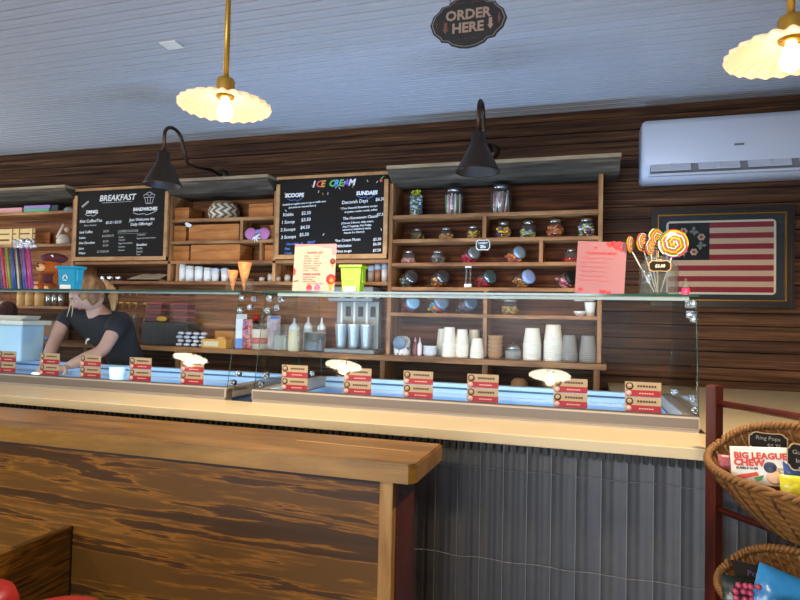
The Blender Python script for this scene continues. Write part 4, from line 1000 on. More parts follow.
# boxes, foil cups
OR1 = mat('orange_card', '#b8762e', .7, var=.1); OR2 = mat('yellow_card', '#d69a3c', .6)
c = at(218, 350, 3.55)
MB().b2(-.11, .09, -.02, .12, 0, .115, OR1, bev=.002).build('cardboard_box', loc=(c.x+.02, 3.66, PT), label='brown cardboard box open at the top behind the yellow box', cat='box')
t = thing('food_box', 'flat yellow box with a pale label lying on the plank', 'box', (c.x-.01, 3.56, PT)); MB().b2(-.10, .09, -.04, .04, 0, .06, OR2, bev=.002).build('box', t); MB().b2(-.085, .03, -.0415, -.040, .012, .045, mat('label_cream', '#dccba4', .6)).build('label', t)
c = at(222, 341, 3.56); MB().lathe([(0, 0), (.03, 0), (.032, .008), (.02, .018), (0, .02)], mat('bun', '#d99a58', .6), n=18).build('bun', loc=(c.x, 3.555, PT+.0605), label='small round tan bun on top of the flat yellow box', cat='bun')
FO = mat('crinkled_foil', '#dadde6', .3, .5, bump=.8, bscale=40)
k = 0
for j in range(4):
    for i in range(4):
        c = at(180+7.6*i, 350, 3.58); r_ = .02
        MB().ball((0, 0, .013), .021, FO, sub=2, sc=(1.25, 1, .62)).build('foil_wrapped_treat', loc=(c.x+.006*(j % 2), 3.57+.01*(j % 2), PT+j*.0265), label='silver and blue foil wrapped treat piled beside the black machine', cat='wrapped treat', group='foil treats in a pile')
# black appliance
c = at(165, 350, 3.60); t = thing('black_machine', 'black box-shaped machine with faint upright digits on the plank', 'appliance', (c.x, 3.68, PT))
MB().b2(-.205, .185, -.08, .09, 0, .165, mat('black_satin', '#131212', .4), bev=.006).build('housing', t)
mb = MB()
for k in range(7): mb.text('%d' % (k+2), FACE(0.015, -.082, .02+.018*k), .014, mat('digit_grey', '#7c786e', .5))
mb.build('digits', t)
RED3 = mat('red_lid', '#b03a44', .4); MEAT = mat('dark_red_fill', '#5a2420', .5)
for nm, px, pos in (('left', 157, 'left'), ('right', 183, 'right')):
    c = at(px, 316, 3.66); 
    for k in range(3):
        t = thing('lidded_tub', 'red-lidded clear tub in the %s pile on top of the black machine' % pos, 'tub', (c.x, 3.67, PT+.1655+k*.0475), 0, 'red-lidded tubs, %s pile' % pos)
        MB().b2(-.062, .062, -.045, .045, 0, .034, MEAT, bev=.006).build('tub', t); MB().b2(-.068, .068, -.05, .05, .034, .044, RED3, bev=.004).build('lid', t)
c = at(161, 316, 3.6); MB().ball((0, 0, .022), .045, mat('banana_yellow', '#d9a824', .5), sub=2, sc=(1, .3, .45)).build('yellow_snack', loc=(c.x, 3.608, PT+.166), label='yellow snack lying in front of the left pile of red-lidded tubs', cat='snack')
# glassware stand left of it
c = at(130, 318, 3.7); GL2 = JARG
for k, px in enumerate((117, 124, 131, 142)):
    c = at(px, 350, 3.70); t = thing('syrup_pump_bottle', 'slim clear glass bottle with gold pump behind the person\'s shoulder', 'bottle', (c.x, 3.74, PT), 0, 'clear pump bottles by the black machine')
    MB().lathe([(0, 0), (.025, 0), (.025, .19), (.012, .22), (.012, .25), (0, .25)], GL2, n=16).build('glass', t)
    MB().lathe([(0, .25), (.006, .25), (.005, .30), (0, .30)], mat('gold_pump', '#b8923c', .3, .7), n=10).build('pump', t); MB().b2(-.03, .006, -.004, .004, .298, .306, mat('gold_pump', '#b8923c', .3, .7)).build('spout', t)

# ------------------------------------------------------------------ boxes and drawers between the boards
def wbox(x0, x1, z0, z1, y0, label, m=BOXW, name='wooden_box', tilt=0, knob=False, open_=False, y1=None):
    t = thing(name, label, 'box', ((x0+x1)/2, y0, z0)); w_ = x1-x0; h_ = z1-z0; d = (y1 or y0+.16)-y0
    MB().b2(-w_/2, w_/2, 0, .012, 0, h_, m, bev=.0015).build('front', t)
    mb = MB(); mb.b2(-w_/2, -w_/2+.01, .012, d, 0, h_-.002, m); mb.b2(w_/2-.01, w_/2, .012, d, 0, h_-.002, m); mb.b2(-w_/2+.01, w_/2-.01, d-.01, d, 0, h_-.002, m); mb.b2(-w_/2+.01, w_/2-.01, .012, d-.01, 0, .01, m); mb.build('sides', t)
    return t
def pxbox(x0, x1, y1, z0, Y, *a, **k):
    A = at(x0, y1, Y); B = at(x1, y1, Y); return wbox(A.x, B.x, z0, max(A.z, z0+.04), Y, *a, **k)
b1, b2_, b3 = [z+TH/2+.001 for z in (2.066, 1.91, 1.768)]
pxbox(171.5, 189, 208, b1, 3.61, 'small wooden box at the left of the top shelf between the blackboards')
pxbox(249, 273, 204, b1, 3.61, 'wooden box at the right of the top shelf between the blackboards')
pxbox(171.5, 186, 226, b2_, 3.61, 'short slatted wooden box beside the white paper tag')
pxbox(189, 239, 225, b2_, 3.60, 'long wooden drawer box on the middle shelf between the blackboards')
pxbox(270, 274.2, 225, b2_, 3.61, 'narrow wooden box right of the pink and blue ears')
pxbox(171.5, 189, 246, b3, 3.61, 'left wooden box on the lowest shelf between the blackboards')
pxbox(191, 240, 245, b3, 3.60, 'long two-panel wooden drawer box on the lowest shelf between the blackboards')
pxbox(265, 274.2, 245, b3, 3.61, 'wooden box at the right end of the lowest shelf between the blackboards')
# woven bowl
c = at(221.5, 217, 3.66); t = thing('woven_bowl', 'brown and white zigzag woven basket on the top shelf between the blackboards', 'basket', (c.x, 3.69, b1))
WB1 = mat('straw_pale', '#d8cdb4', .8); WB2 = mat('straw_brown', '#7a5a3c', .8); mb = MB(); N = 72; NV = 20
prf = lambda v: .092+.028*math.sin(PI*min(1, v*.9+.08))-.012*v
for ci, m_ in ((0, WB1), (1, WB2)): mb.mi(m_)
V = [[mb.bm.verts.new((prf(j/NV)*math.cos(2*PI*i/N), .85*prf(j/NV)*math.sin(2*PI*i/N), .125*j/NV)) for i in range(N)] for j in range(NV+1)]
for j in range(NV):
    for i in range(N):
        f = mb.bm.faces.new((V[j][i], V[j][(i+1) % N], V[j+1][(i+1) % N], V[j+1][i])); zz = abs(((j*1.0) % 8)-4)
        f.material_index = 1 if ((i+zz) % 6) < 3 or j > 17 or j == 0 else 0; f.smooth = True
mb.bm.faces.new(list(reversed(V[0]))); mb.build('woven_body', t)
MB().tube([((prf(1)+.001)*math.cos(2*PI*i/36), .85*(prf(1)+.001)*math.sin(2*PI*i/36), .126) for i in range(37)], .004, WB2, n=6).build('rim', t)
p = at(188, 224, 3.57); MB().prism([(-.03, .006), (-.012, .014), (.03, -.006), (.016, -.024), (-.014, -.018)], 0, .001, WPL, FACE(0, 0, 0)).build('paper_tag', loc=(p.x, 3.575, p.z), label='white paper tag hanging over the edge of the slatted box', cat='tag')
# pink and blue ears with bow
p = at(256, 235, 3.55); t = thing('plush_ears', 'pair of round pink ears with blue centre and white ribbon bow on the shelf', 'decoration', (p.x, 3.568, b2_+.006))
PKE = mat('ear_pink', '#b8709a', .7)
for s, m_ in ((-1, PKE), (1, PKE)):
    MB().ball((s*.050, 0, .032), .041, m_, sub=3, sc=(1.1, .3, 1)).build('ear', t)
MB().ball((.004, .004, .042), .026, mat('ear_blue', '#6d94c4', .7), sub=2, sc=(1.1, .3, .8)).build('puff', t)
mb = MB()
for a in (-2.6, -2.0, -1.4, -.6, .3): mb.tube([(0, -.014, .012), (.022*math.cos(a), -.018, .012+.022*math.sin(a)), (.036*math.cos(a+.15), -.016, .012+.038*math.sin(a+.15))], .0075, WPL, n=6, r2=.003)
mb.build('ribbon_bow', t)
# white jars in the row below
b4 = 1.624+TH/2+.001
for k, (px, h_, r_, lb) in enumerate(((180.5, .130, .033, 'tall white jar with pale lid, first right of the divider post'), (189, .112, .030, 'white jar with pale lid, second from the divider post'), (198, .108, .030, 'white jar with pale lid, third from the divider post'), (207, .098, .029, 'short white jar with lid left of the clear cups'))):
    c = at(px, 280, 3.62); t = thing('white_jar', lb, 'jar', (c.x, 3.63, b4), 0, 'white jars in a row'); MB().lathe([(0, 0), (r_, 0), (r_, h_*.75), (r_*.9, h_*.8), (0, h_*.8)], WPL, n=20).build('body', t); MB().lathe([(0, h_*.8), (r_, h_*.8), (r_, h_), (0, h_)], mat('jar_lid_pale', '#c9ccc4', .3), n=20).build('lid', t)
for k, px in enumerate((214.5, 224)):
    c = at(px, 280, 3.6); t = thing('lidded_cup', ('left', 'right')[k]+' of two clear lidded cups of cream beside the white jars', 'cup', (c.x, 3.61, b4)); MB().lathe([(0, 0), (.022, 0), (.029, .075), (0, .075)], mat('cream_fill', '#d8d4cc', .4), n=20).build('body', t); MB().lathe([(0, .075), (.031, .075), (.031, .085), (.02, .095), (0, .096)], mat('lid_bluish', '#b8c4d8', .2, .2), n=20).build('lid', t)
for k, (px, h_) in enumerate(((262, .032), (270.5, .054), (278, .034), (287.5, .048))):
    c = at(px, 282, 3.62); MB().lathe([(0, 0), (.018, 0), (.021, h_*.5), (.018, h_), (.014, h_), (0, h_*.9)], mat('stoneware', '#b0a596', .6), n=16).build('small_pot', loc=(c.x, 3.62, b4), label=('lowest small grey pot, leftmost of four under the ice cream board', 'tallest small grey pot, second of four under the ice cream board', 'third small grey pot under the ice cream board', 'small grey pot nearest the flavour poster')[k], cat='pot', group='small pots')
for k, (px, h_, m_) in enumerate(((370, .11, '#9c8f84'), (376.5, .12, '#a06c48'), (383.5, .125, '#e4e0dc'))):
    c = at(px, 284, 3.64); t = thing('coffee_tumbler', ('grey tumbler', 'brown tumbler with grey lid', 'white tumbler with grey lid')[k]+' on the shelf under the ice cream board', 'tumbler', (c.x, 3.66, b4)); MB().lathe([(0, 0), (.019, 0), (.021, h_*.7), (0, h_*.7)], mat('tumbler'+m_, m_, .4), n=18).build('body', t); MB().lathe([(0, h_*.7), (.022, h_*.7), (.022, h_), (0, h_)], mat('tumbler_lid', '#8d98a4', .4), n=18).build('lid', t)
for k in range(5):
    c = at(103+4.2*k, 280, 3.62); MB().lathe([(0, 0), (.016, 0), (.017, .035), (.014, .04), (0, .04)], CHROME, n=14).build('metal_tin', loc=(c.x, 3.62+.02*(k % 2), b4), label='small shiny metal tin in the row beneath the breakfast board', cat='tin', group='small metal tins')
c = at(143, 281, 3.62); mb = MB(); rows = []
for j in range(9):
    v = j/8; rows.append([(-.14+.28*(i/16)*(1-.12*v)+.05*v, .10*v-.03, .018+.045*v+.006*noise.noise(Vector((i*.5, j*.6, 2)))) for i in range(17)])
mb.grid(rows, mat('pale_cloth', '#c9b9a0', .9), closed=False); mb.grid([[(a, b, c_-.03) for a, b, c_ in r] for r in rows[:1]]+[rows[0]], mat('pale_cloth', '#c9b9a0', .9), closed=False)
mb.b2(-.14, .14, -.03, .07, 0, .016, mat('pale_cloth', '#c9b9a0', .9)); mb.build('folded_paper_bags', loc=(c.x, 3.65, b4), label='sloping pale folded cloth on the shelf beneath the breakfast board', cat='cloth')

# ------------------------------------------------------------------ left unit contents
a1 = 2.160+TH/2+.001; a2 = zA2+TH/2+.001; a3 = zA3+TH/2+.001
def cbox(x0, x1, y1, z0, Y, m, name, label, h_=None, d=.12):
    A = at(x0, y1, Y); B = at(x1, y1, Y); hh = h_ or (A.z-z0)
    return MB().b2((A.x-B.x)/2, (B.x-A.x)/2, 0, d, 0, hh, m, bev=.003).build(name, loc=((A.x+B.x)/2, Y, z0), label=label, cat='box')
cbox(-6, 22, 205, a1, 3.61, mat('box_pink', '#d99a90', .6), 'gift_box', 'flat salmon pink box on the top left shelf', .045)
cbox(24, 49, 205, a1, 3.61, mat('box_mint', '#5cb48c', .6), 'gift_box', 'mint green box beneath the lilac box on the top left shelf', .030)
cbox(24, 50, 203, a1+.0305, 3.61, mat('box_lilac', '#9a80b0', .6), 'gift_box', 'lilac box on top of the mint green box', .026)
cbox(50.5, 58, 203, a1, 3.62, mat('box_charcoal', '#2c3236', .6), 'gift_box', 'dark charcoal box right of the lilac box', .055)
c = at(65, 211, 3.62); MB().ball((0, 0, .02), .045, mat('grey_blue_cloth', '#8fa0a4', .7, bump=.4), sub=3, sc=(1, .7, .5)).build('plastic_pouch', loc=(c.x, 3.66, a1), label='grey-blue rounded pouch at the right end of the top left shelf', cat='pouch')
# crate
A = at(-4, 245, 3.62); B = at(34, 245, 3.62); t = thing('wooden_crate', 'light slatted wooden crate on the left shelf behind the foil bows', 'crate', ((A.x+B.x)/2, 3.62, a2)); w_ = B.x-A.x
CRW = mat('crate_pine', '#d9b878', .7, var=.1)
for z in (.0, .05, .095): MB().b2(-w_/2, w_/2, 0, .01, z, z+.035, CRW).build('slat', t)
for x in (-w_/2, -.05, .02, w_/2-.04): MB().b2(x, x+.025, -.008, 0, 0, .13, CRW).build('batten', t)
MB().b2(-w_/2, w_/2, .012, .15, 0, .02, CRW).b2(-w_/2, w_/2, .14, .15, .02, .12, BOXW).build('back', t)
# white decanter-like plush item
c = at(63, 243, 3.62); t = thing('white_pitcher', 'white pitcher with long handle and round shoulder on the left shelf', 'pitcher', (c.x, 3.63, a2))
MB().lathe([(0, 0), (.05, 0), (.055, .03), (.04, .06), (.03, .075), (0, .078)], mat('ivory_ceramic', '#d0bfa8', .5), n=22).build('body', t)
MB().tube([(-.05, -.02, .05), (-.02, -.02, .10), (.012, -.02, .155)], .010, mat('ivory_ceramic', '#d0bfa8', .5), n=8).build('handle', t)
MB().ball((.03, 0, .115), .024, mat('ivory_dark', '#b8a284', .5), sub=2).build('stopper', t)
# beige cups row
for k, px in enumerate((21, 29.5, 39)):
    c = at(px, 306, 3.63); o = MB().lathe([(0, 0), (.036, 0), (.040, .005), (.036, .03), (.039, .034), (.040, .09), (.037, .095), (0, .093)], mat('kraft_pale', '#cfa468', .6), n=22).build('kraft_cup', loc=(c.x, 3.64, a3), label=('tan lidded paper cup, leftmost of three under the left shelf', 'tan lidded paper cup, middle of three under the left shelf', 'tan lidded paper cup nearest the glass tumblers')[k], cat='cup', group='tan cups')
for k, px in enumerate((48, 54, 60.5)):
    c = at(px, 306, 3.63); MB().lathe([(0, 0), (.021, 0), (.026, .1), (.028, .1), (.023, .004), (0, .004)], mat('silver_glass', '#b8b4ac', .12, .8), n=18).build('glass_tumbler', loc=(c.x, 3.64, a3), label='shiny glass tumbler in the row right of the tan cups', cat='glass', group='shiny tumblers')
c = at(42, 344, 3.62); MB().b2(-.09, .09, -.04, .08, 0, .15, mat('brown_card', '#8f6a48', .8, var=.1), bev=.003).build('cardboard_box', loc=(c.x, 3.70, PT), label='brown cardboard box on the plank left of the person', cat='box')
c = at(50, 335, 3.60); MB().ball((0, 0, .02), .03, mat('blue_cloth', '#5a84b8', .7), sub=2, sc=(1, .8, .6)).build('blue_packet', loc=(c.x+.03, 3.56, PT), label='small blue packet in front of the brown cardboard box', cat='packet')

# ------------------------------------------------------------------ on top of the glass shelves
GZ = GT+.0085; TY = 2.36
def poster(px0, px1, py0, label, paper, Yp=TY, slant=0):
    A = at(px0, 292, Yp); B = at(px1, 292, Yp); top = at((px0+px1)/2, py0, Yp).z
    w_ = B.x-A.x; h_ = top-GZ
    t = thing('poster_stand', label, 'poster', ((A.x+B.x)/2, Yp, GZ))
    X = Matrix.Rotation(slant, 4, 'Y') @ FACE(0, 0, 0, 0, -.08)
    MB().prism([(-w_/2, 0), (w_/2, 0), (w_/2, h_), (-w_/2, h_)], -.003, -.001, JARG, X).b2(-w_/2, w_/2, 0, .07, 0, .003, JARG).build('acrylic_stand', t)
    MB().prism([(-w_/2, .002), (w_/2, .002), (w_/2, h_), (-w_/2, h_)], -.001, 0, paper, X).build('sheet', t)
    return t, w_, h_, X
P1 = mat('poster_peach', '#b4a095', .5); t, w_, h_, X = poster(292, 334, 243.5, 'peach flavour list poster with cones and scoops in a clear stand', P1)
mb = MB(); PK = mat('print_pink', '#e07a84', .5); PKD = mat('print_red', '#c8323c', .5); ORG = mat('print_orange', '#e8862c', .5); BRN = mat('print_brown', '#7a3028', .5); INK = mat('print_ink', '#7c6258', .6); CRM = mat('print_cream', '#e8c8a4', .5); MGT = mat('print_magenta', '#d85c98', .5)
mb.prism([(-w_/2, h_-.012), (-w_/2, h_), (w_/2, h_), (w_/2, h_-.05), (w_/2-.018, h_-.05), (w_/2-.022, h_-.022), (0, h_-.008)], 0, .0005, PK, X)
mb.prism([(-w_/2, h_*.35), (-w_/2+.010, h_*.36), (-w_/2+.012, h_*.46), (-w_/2, h_*.52)], 0, .0008, PKD, X)
line(mb, X @ Matrix.Translation((0, 0, .0008)), 'FLAVOR LIST', 0, h_*.80, .013, PKD, 'CENTER', shear=0)
line(mb, X @ Matrix.Translation((0, 0, .0008)), 'SORBET & MORE', -.01, h_*.355, .011, PKD, 'CENTER', shear=0)
names = ['Vanilla', 'Chocolate', 'Strawberry', 'Mint Chip', 'Butter Pecan', 'Cookie Dough', 'Cherry', 'Caramel', 'Lemon', 'Coffee', 'Maple Nut', 'Coconut', 'Peach', 'Mocha']
for k in range(14): line(mb, X @ Matrix.Translation((0, 0, .0008)), names[k], (-.052, -.004)[k//7], h_*(.74-.05*(k % 7)), .0085, INK, shear=0, bold=0)
for k in range(4): line(mb, X @ Matrix.Translation((0, 0, .0008)), ['Raspberry Sorbet', 'Mango Sorbet', 'Sugar Free Vanilla', 'Dairy Free Chocolate'][k], (-.052, -.052, -.052, -.03)[k], h_*(.30-.045*k), .0085, INK, shear=0, bold=0)
def cone(cx, cy, s_, c1, c2):
    mb.prism([(cx-.010*s_, cy), (cx+.010*s_, cy), (cx, cy-.030*s_)], 0, .001, c1, X)
    mb.lathe([(0, 0), (.013*s_, 0), (.013*s_, .001), (0, .001)], c2, n=14, X=X @ Matrix.Translation((cx, cy+.004*s_, .0006)))
cone(w_/2-.014, h_*.62, 1, ORG, BRN); cone(w_/2-.018, h_*.24, 1.7, ORG, PKD); mb.lathe([(0, 0), (.011, 0), (.011, .001), (0, .001)], ORG, n=12, X=X @ Matrix.Translation((w_/2-.014, h_*.24, .0018)))
cone(-w_/2+.016, h_*.14, 1.1, CRM, CRM); mb.prism([(-w_/2+.004, h_*.2), (-w_/2+.026, h_*.22), (-w_/2+.026, h_*.25), (-w_/2+.006, h_*.235)], .001, .0016, BRN, X)
for x, m_ in ((-.018, PKD), (.020, MGT)):
    mb.lathe([(0, 0), (.013, 0), (.013, .001), (0, .001)], m_, n=16, X=X @ Matrix.Translation((x, .02, .0006)))
    mb.prism([(x-.012, .006), (x+.012, .006), (x+.012, .014), (x-.012, .014)], .0016, .002, MGT if x < 0 else PK, X)
mb.build('print', t)
P2 = mat('poster_pink', '#9a6670', .5); t, w_, h_, X = poster(574.5, 624, 241, 'pink Valentine style menu poster with red hearts in a clear stand', P2, slant=.05)
mb = MB(); HR = mat('heart_red', '#c42430', .5); HP = mat('heart_pale', '#d4626c', .5)
def heart(cx, cy, s_, m_, z=.0006):
    pts = []
    for k in range(24):
        a = 2*PI*k/24; pts.append((cx+s_*.06*(16*math.sin(a)**3)/16*1.0, cy+s_*.06*(13*math.cos(a)-5*math.cos(2*a)-2*math.cos(3*a)-math.cos(4*a))/16))
    mb.prism(pts, z, z+.0006, m_, X)
for q in ((.052, h_-.012, .34, HR), (.028, h_-.010, .22, HR), (.068, h_-.028, .16, HR), (-.022, h_-.024, .09, HR), (-.045, h_-.010, .07, HP), (-.068, .018, .15, HR), (.012, .012, .20, HR), (.034, .010, .16, HR), (-.012, .006, .1, HP)):
    heart(min(q[0], w_/2-.06*q[2]), q[1], *q[2:])
line(mb, X @ Matrix.Translation((0, 0, .0008)), "VALENTINE'S MENU", 0, h_*.76, .0125, HR, 'CENTER', shear=.1)
for k, s_ in enumerate(('Red Velvet Sundae with cherries', 'Strawberry Shortcake Cup', 'Chocolate Covered Berries', 'Sweetheart Shake for two', 'Pink Lemonade Sorbet', 'Heart Shaped Ice Cream Cake')):
    line(mb, X @ Matrix.Translation((0, 0, .0008)), s_, -w_*.40, h_*(.68-.085*k), .0085, HP, shear=0, bold=0)
mb.build('print', t)
# mini recycling bins used as holders
def minibin(px0, px1, py0, label, col, side, Yp=TY, dark=None, mark=False):
    A = at(px0, 292, Yp); B = at(px1, 292, Yp); h_ = at(px0, py0, Yp).z-GZ; w_ = B.x-A.x; m_ = mat('bin_'+col, col, .35)
    t = thing('mini_bin', label, 'mini bin', ((A.x+B.x)/2, Yp, GZ))
    mb = MB(); d = .055; a, c_ = w_*.36, w_*.43
    n0 = len(mb.bm.faces); rows = [[(-a, 0, 0), (a, 0, 0), (a, d*.85, 0), (-a, d*.85, 0)], [(-c_, -.006, h_*.9), (c_, -.006, h_*.9), (c_, d, h_*.9), (-c_, d, h_*.9)]]
    mb.grid(rows, m_, smooth=False, caps=True); mb.build('body', t)
    MB().b2(-w_*.5, w_*.5, -.014, d+.008, h_*.9, h_*1.0, m_, bev=.004).build('lid', t)
    MB().b2(w_*.36, w_*.47, .01, d*.8, h_*.35, h_*.88, m_, bev=.004).build('side_pocket', t)
    mb = MB(); mb.b2(-w_*.28, w_*.24, -.0065, -.003, .006, h_*.22, mat('bin_label', '#d8dcd8', .5)); mb.build('label', t)
    if mark:
        mb = MB(); XX = FACE(-.003, -.0075, h_*.5); r_ = .016
        for k in range(3):
            a0 = PI/2+k*2*PI/3; a1 = a0+2*PI/3
            mb.tube([XX @ Vector((r_*math.cos(a0+.25), r_*math.sin(a0+.25), 0)), XX @ Vector((r_*math.cos(a1-.25), r_*math.sin(a1-.25), 0))], .0028, WPL, n=5)
        mb.build('recycling_mark', t)
    else:
        mb = MB(); mb.text('recycle', FACE(-.003, -.0075, h_*.45), .014, mat('pale_lime', '#d9ee9a', .5)); mb.build('mark', t)
    return t
minibin(339, 362.5, 265, 'lime green miniature wheelie bin on the glass shelf beside the peach poster', '#93bf1c', 1)
minibin(56.5, 76, 266, 'bright blue miniature recycling bin on the glass above the person', '#1a8db6', 1, mark=True)
# sugar cones in a holder
WAF = wood('waffle_cone', ['#a8683c', '#c88a58', '#dca678'], scale=(30, 30, 30), bump=.4)
CRD = mat('cherry_inside', '#b85a34', .6)
for px, top, r_, lb in ((232.5, 270.5, .026, 'shorter waffle cone standing point down on the glass, left one'), (244, 262.5, .032, 'taller waffle cone standing point down on the glass')):
    c = at(px, 291, TY); h_ = at(px, top, TY).z-GZ; t = thing('waffle_cone', lb, 'cone', (c.x, TY, GZ), 0)
    MB().lathe([(.0, 0), (.002, 0), (r_, h_), (r_-.002, h_), (0, h_*.75)], WAF, n=24).build('cone', t)
    random.seed(int(px)); mb = MB()
    for k in range(12): a = random.uniform(0, 2*PI); q = r_*.65*random.random(); mb.ball((q*math.cos(a), q*math.sin(a), h_*.93+random.uniform(-.004, .004)), .006, CRD, sub=1)
    o = mb.build('filling', t); o['kind'] = 'stuff'
c = at(240, 278, TY); mb = MB(); hz = .055
mb.b2(-.05, .05, -.035, .035, hz, hz+.003, JARG); 
for sx in (-.048, .048): mb.b2(sx-.0015, sx+.0015, -.035, .035, 0, hz, JARG)
mb.build('cone_rack', loc=(c.x, TY, GZ), label='clear acrylic rack holding the two waffle cones on the glass', cat='rack')
# lollipop jar
c = at(659, 296, TY); t = thing('lollipop_jar', 'square glass jar with black scalloped tag holding swirl lollipops on the glass shelf', 'jar', (c.x, TY+.02, GZ), .1)
hj = at(659, 256, TY).z-GZ; wj = .066
mb = MB(); rows = []
def sq(r_, z, n=32, e=.55): 
    return [(math.copysign(abs(math.cos(2*PI*i/n))**e, math.cos(2*PI*i/n))*r_, math.copysign(abs(math.sin(2*PI*i/n))**e, math.sin(2*PI*i/n))*r_*.62, z) for i in range(n)]
rows = [sq(wj*.93, 0), sq(wj, .006), sq(wj, hj*.72), sq(wj*.9, hj*.84), sq(wj*.74, hj*.9, e=.9), sq(wj*.78, hj*.96, e=.95), sq(wj*.78, hj, e=.95), sq(wj*.70, hj, e=.95), sq(wj*.66, hj*.9, e=.95), sq(wj*.9, hj*.72), sq(wj*.9, .012)]
mb.grid(rows, JARG, caps=True); mb.build('glass', t)
XT = FACE(-.006, -.046, hj*.73)
MB().prism(tagshape(.076, .042), 0, .002, mat('tag_gold_edge', '#c9a878', .5), XT).prism(tagshape(.070, .036), .002, .003, CHALK, XT).build('tag', t)
mb = MB(); line(mb, XT @ Matrix.Translation((0, 0, .0032)), '$2.00', 0, -.005, .015, WF, 'CENTER'); mb.build('tag_lettering', t)
SW = [mat('lol_%d' % i, q, .25) for i, q in enumerate(['#d0b81c', '#b82428', '#2f8038', '#d8d0b8', '#6e3490', '#c85a18'])]
lol = [(-.098, 0, .130, .033, 1.05, 'leftmost, edge turned towards the pink poster'), (-.055, .0, .138, .037, .85, 'second from the left, half turned'), (-.030, -.012, .118, .030, .85, 'third, lower and half turned'), (-.008, .010, .150, .042, .75, 'tallest, leaning in the centre'), (.046, -.022, .130, .052, .12, 'large round disc facing forward at the right')]
for k, (dx, dy, dz, rr_, ry, lb) in enumerate(lol):
    bx = c.x; q = thing('swirl_lollipop', 'rainbow swirl lollipop in the square jar, '+lb, 'lollipop', (bx, TY+.02, GZ), 0, 'swirl lollipops')
    cz = hj+dz-.085; X = Matrix.Translation((dx, dy, cz)) @ Matrix.Rotation(ry, 4, 'Z') @ Matrix.Rotation(PI/2, 4, 'X') @ Matrix.Rotation(k, 4, 'Z')
    mb = MB()
    for m_ in SW: mb.mi(m_)
    n = 60; rings = 12
    for sgn in (1, -1):
        V = [[mb.bm.verts.new(X @ Vector((rr_*j/rings*math.cos(2*PI*i/n), rr_*j/rings*math.sin(2*PI*i/n), sgn*.006*(1-(j/rings)**4)+sgn*.0008))) for i in range(n)] for j in range(1, rings+1)]
        for j in range(rings-1):
            for i in range(n):
                f = mb.bm.faces.new((V[j][i], V[j][(i+1) % n], V[j+1][(i+1) % n], V[j+1][i])); f.material_index = int(((i/n)+j/rings*2.0)*6) % 6; f.smooth = True
        mb.bm.faces.new(V[0])
    mb.build('candy_disc', q)
    MB().tube([(dx*.92, dy, cz-rr_*.85), (dx*.15, dy*.3, .014)], .0022, WPL, n=6).build('stick', q)
# small pink bottle and pump at the right end
c = at(685.5, 296, TY); t = thing('hand_gel_bottle', 'tiny clear bottle of hot pink liquid at the right end of the glass shelf', 'bottle', (c.x, TY, GZ))
MB().lathe([(0, 0), (.013, 0), (.014, .003), (.014, .026), (0, .027)], mat('pink_liquid', '#f0386c', .2, emit='#f0386c', es=0), n=16).build('liquid', t)
MB().lathe([(0, .027), (.0142, .027), (.0135, .036), (.006, .046), (.005, .06), (0, .066)], JARG, n=16).build('neck', t)
# chalk-striped candy straws with foil tops at the far left
random.seed(11)
cols = ['#3e6b61', '#614177', '#b0465c', '#b95c41', '#71943f', '#375d99', '#294882', '#c4b89c', '#2c394f', '#3b5392', '#7f479c', '#bb3d75', '#9d3a7e']
for k, cl in enumerate(cols):
    px = -3+2.75*k; c = at(px+3, 291, 2.50); d_ = at(px, 248, 2.50); h_ = d_.z-GZ
    t = thing('candy_straw', 'tall %s candy stick leaning in the bunch left of the plush bear' % ['teal', 'purple', 'rose red', 'orange red', 'lime green', 'mid blue', 'deep blue', 'beige', 'dark navy', 'royal blue', 'violet', 'hot pink', 'magenta'][k], 'candy stick', (c.x, 2.50, GZ), 0, 'coloured candy sticks')
    MB().tube([(0, 0, 0), (-.045, .012*(k % 2), h_)], .0068, mat('stick_'+cl, cl, .35), n=8).build('stick', t)
# silver foil bow bunch
mb = MB(); random.seed(4)
for k in range(46):
    a = random.uniform(0, PI); l = random.uniform(.03, .085); e = Vector((math.cos(a)*l, random.uniform(-.02, .02), math.sin(a)*l*.62))
    mb.tube([(0, 0, .0), e*.6+Vector((0, 0, .004)), e], .005, FO, n=5, r2=.011)
c = at(22, 247, 2.5); mb.build('foil_bow', loc=(c.x, 2.515, at(22, 247.5, 2.5).z), label='bunch of crinkled silver foil twists above the coloured candy sticks', cat='foil bow')
# plush bear
c = at(48, 291, 2.46); t = thing('plush_bear', 'curly orange plush bear in a maroon hat and vest sitting on the glass', 'plush toy', (c.x, 2.48, GZ))
FUR = mat('orange_fur', '#96490f', .95, bump=1, bscale=90, var=.3); FURP = mat('pale_fur', '#cfa070', .95, bump=.8, bscale=90); MRN = mat('maroon_velvet', '#4c1420', .8, bump=.3)
def lump(mb, c_, r_, m_, sc=(1, 1, 1), sub=4, amp=.10, fr=30):
    n0 = len(mb.bm.verts); mb.ball(c_, r_, m_, sub=sub, sc=sc); mb.bm.verts.ensure_lookup_table(); cv = Vector(c_)
    for v in mb.bm.verts[n0:]:
        d = (v.co-cv); v.co = cv+d*(1+amp*noise.noise(v.co*fr)+amp*.6*noise.noise(v.co*fr*2.4))
mb = MB(); lump(mb, (0, 0, .055), .05, FUR, (1, .8, 1.1)); lump(mb, (0, -.012, .125), .052, FUR, (1.1, .9, .85)); 
for sx in (-1, 1):
    lump(mb, (sx*.034, -.04, .018), .024, FUR, (1, 1.2, .8), 3); lump(mb, (sx*.05, -.018, .062), .02, FUR, (.8, .9, 1.6), 3); lump(mb, (sx*.045, 0, .165), .018, FUR, (1, .6, 1), 3)
mb.build('body', t)
mb = MB(); lump(mb, (-.012, -.058, .118), .024, FURP, (1.1, .7, .8), 3, .06); mb.build('muzzle', t)
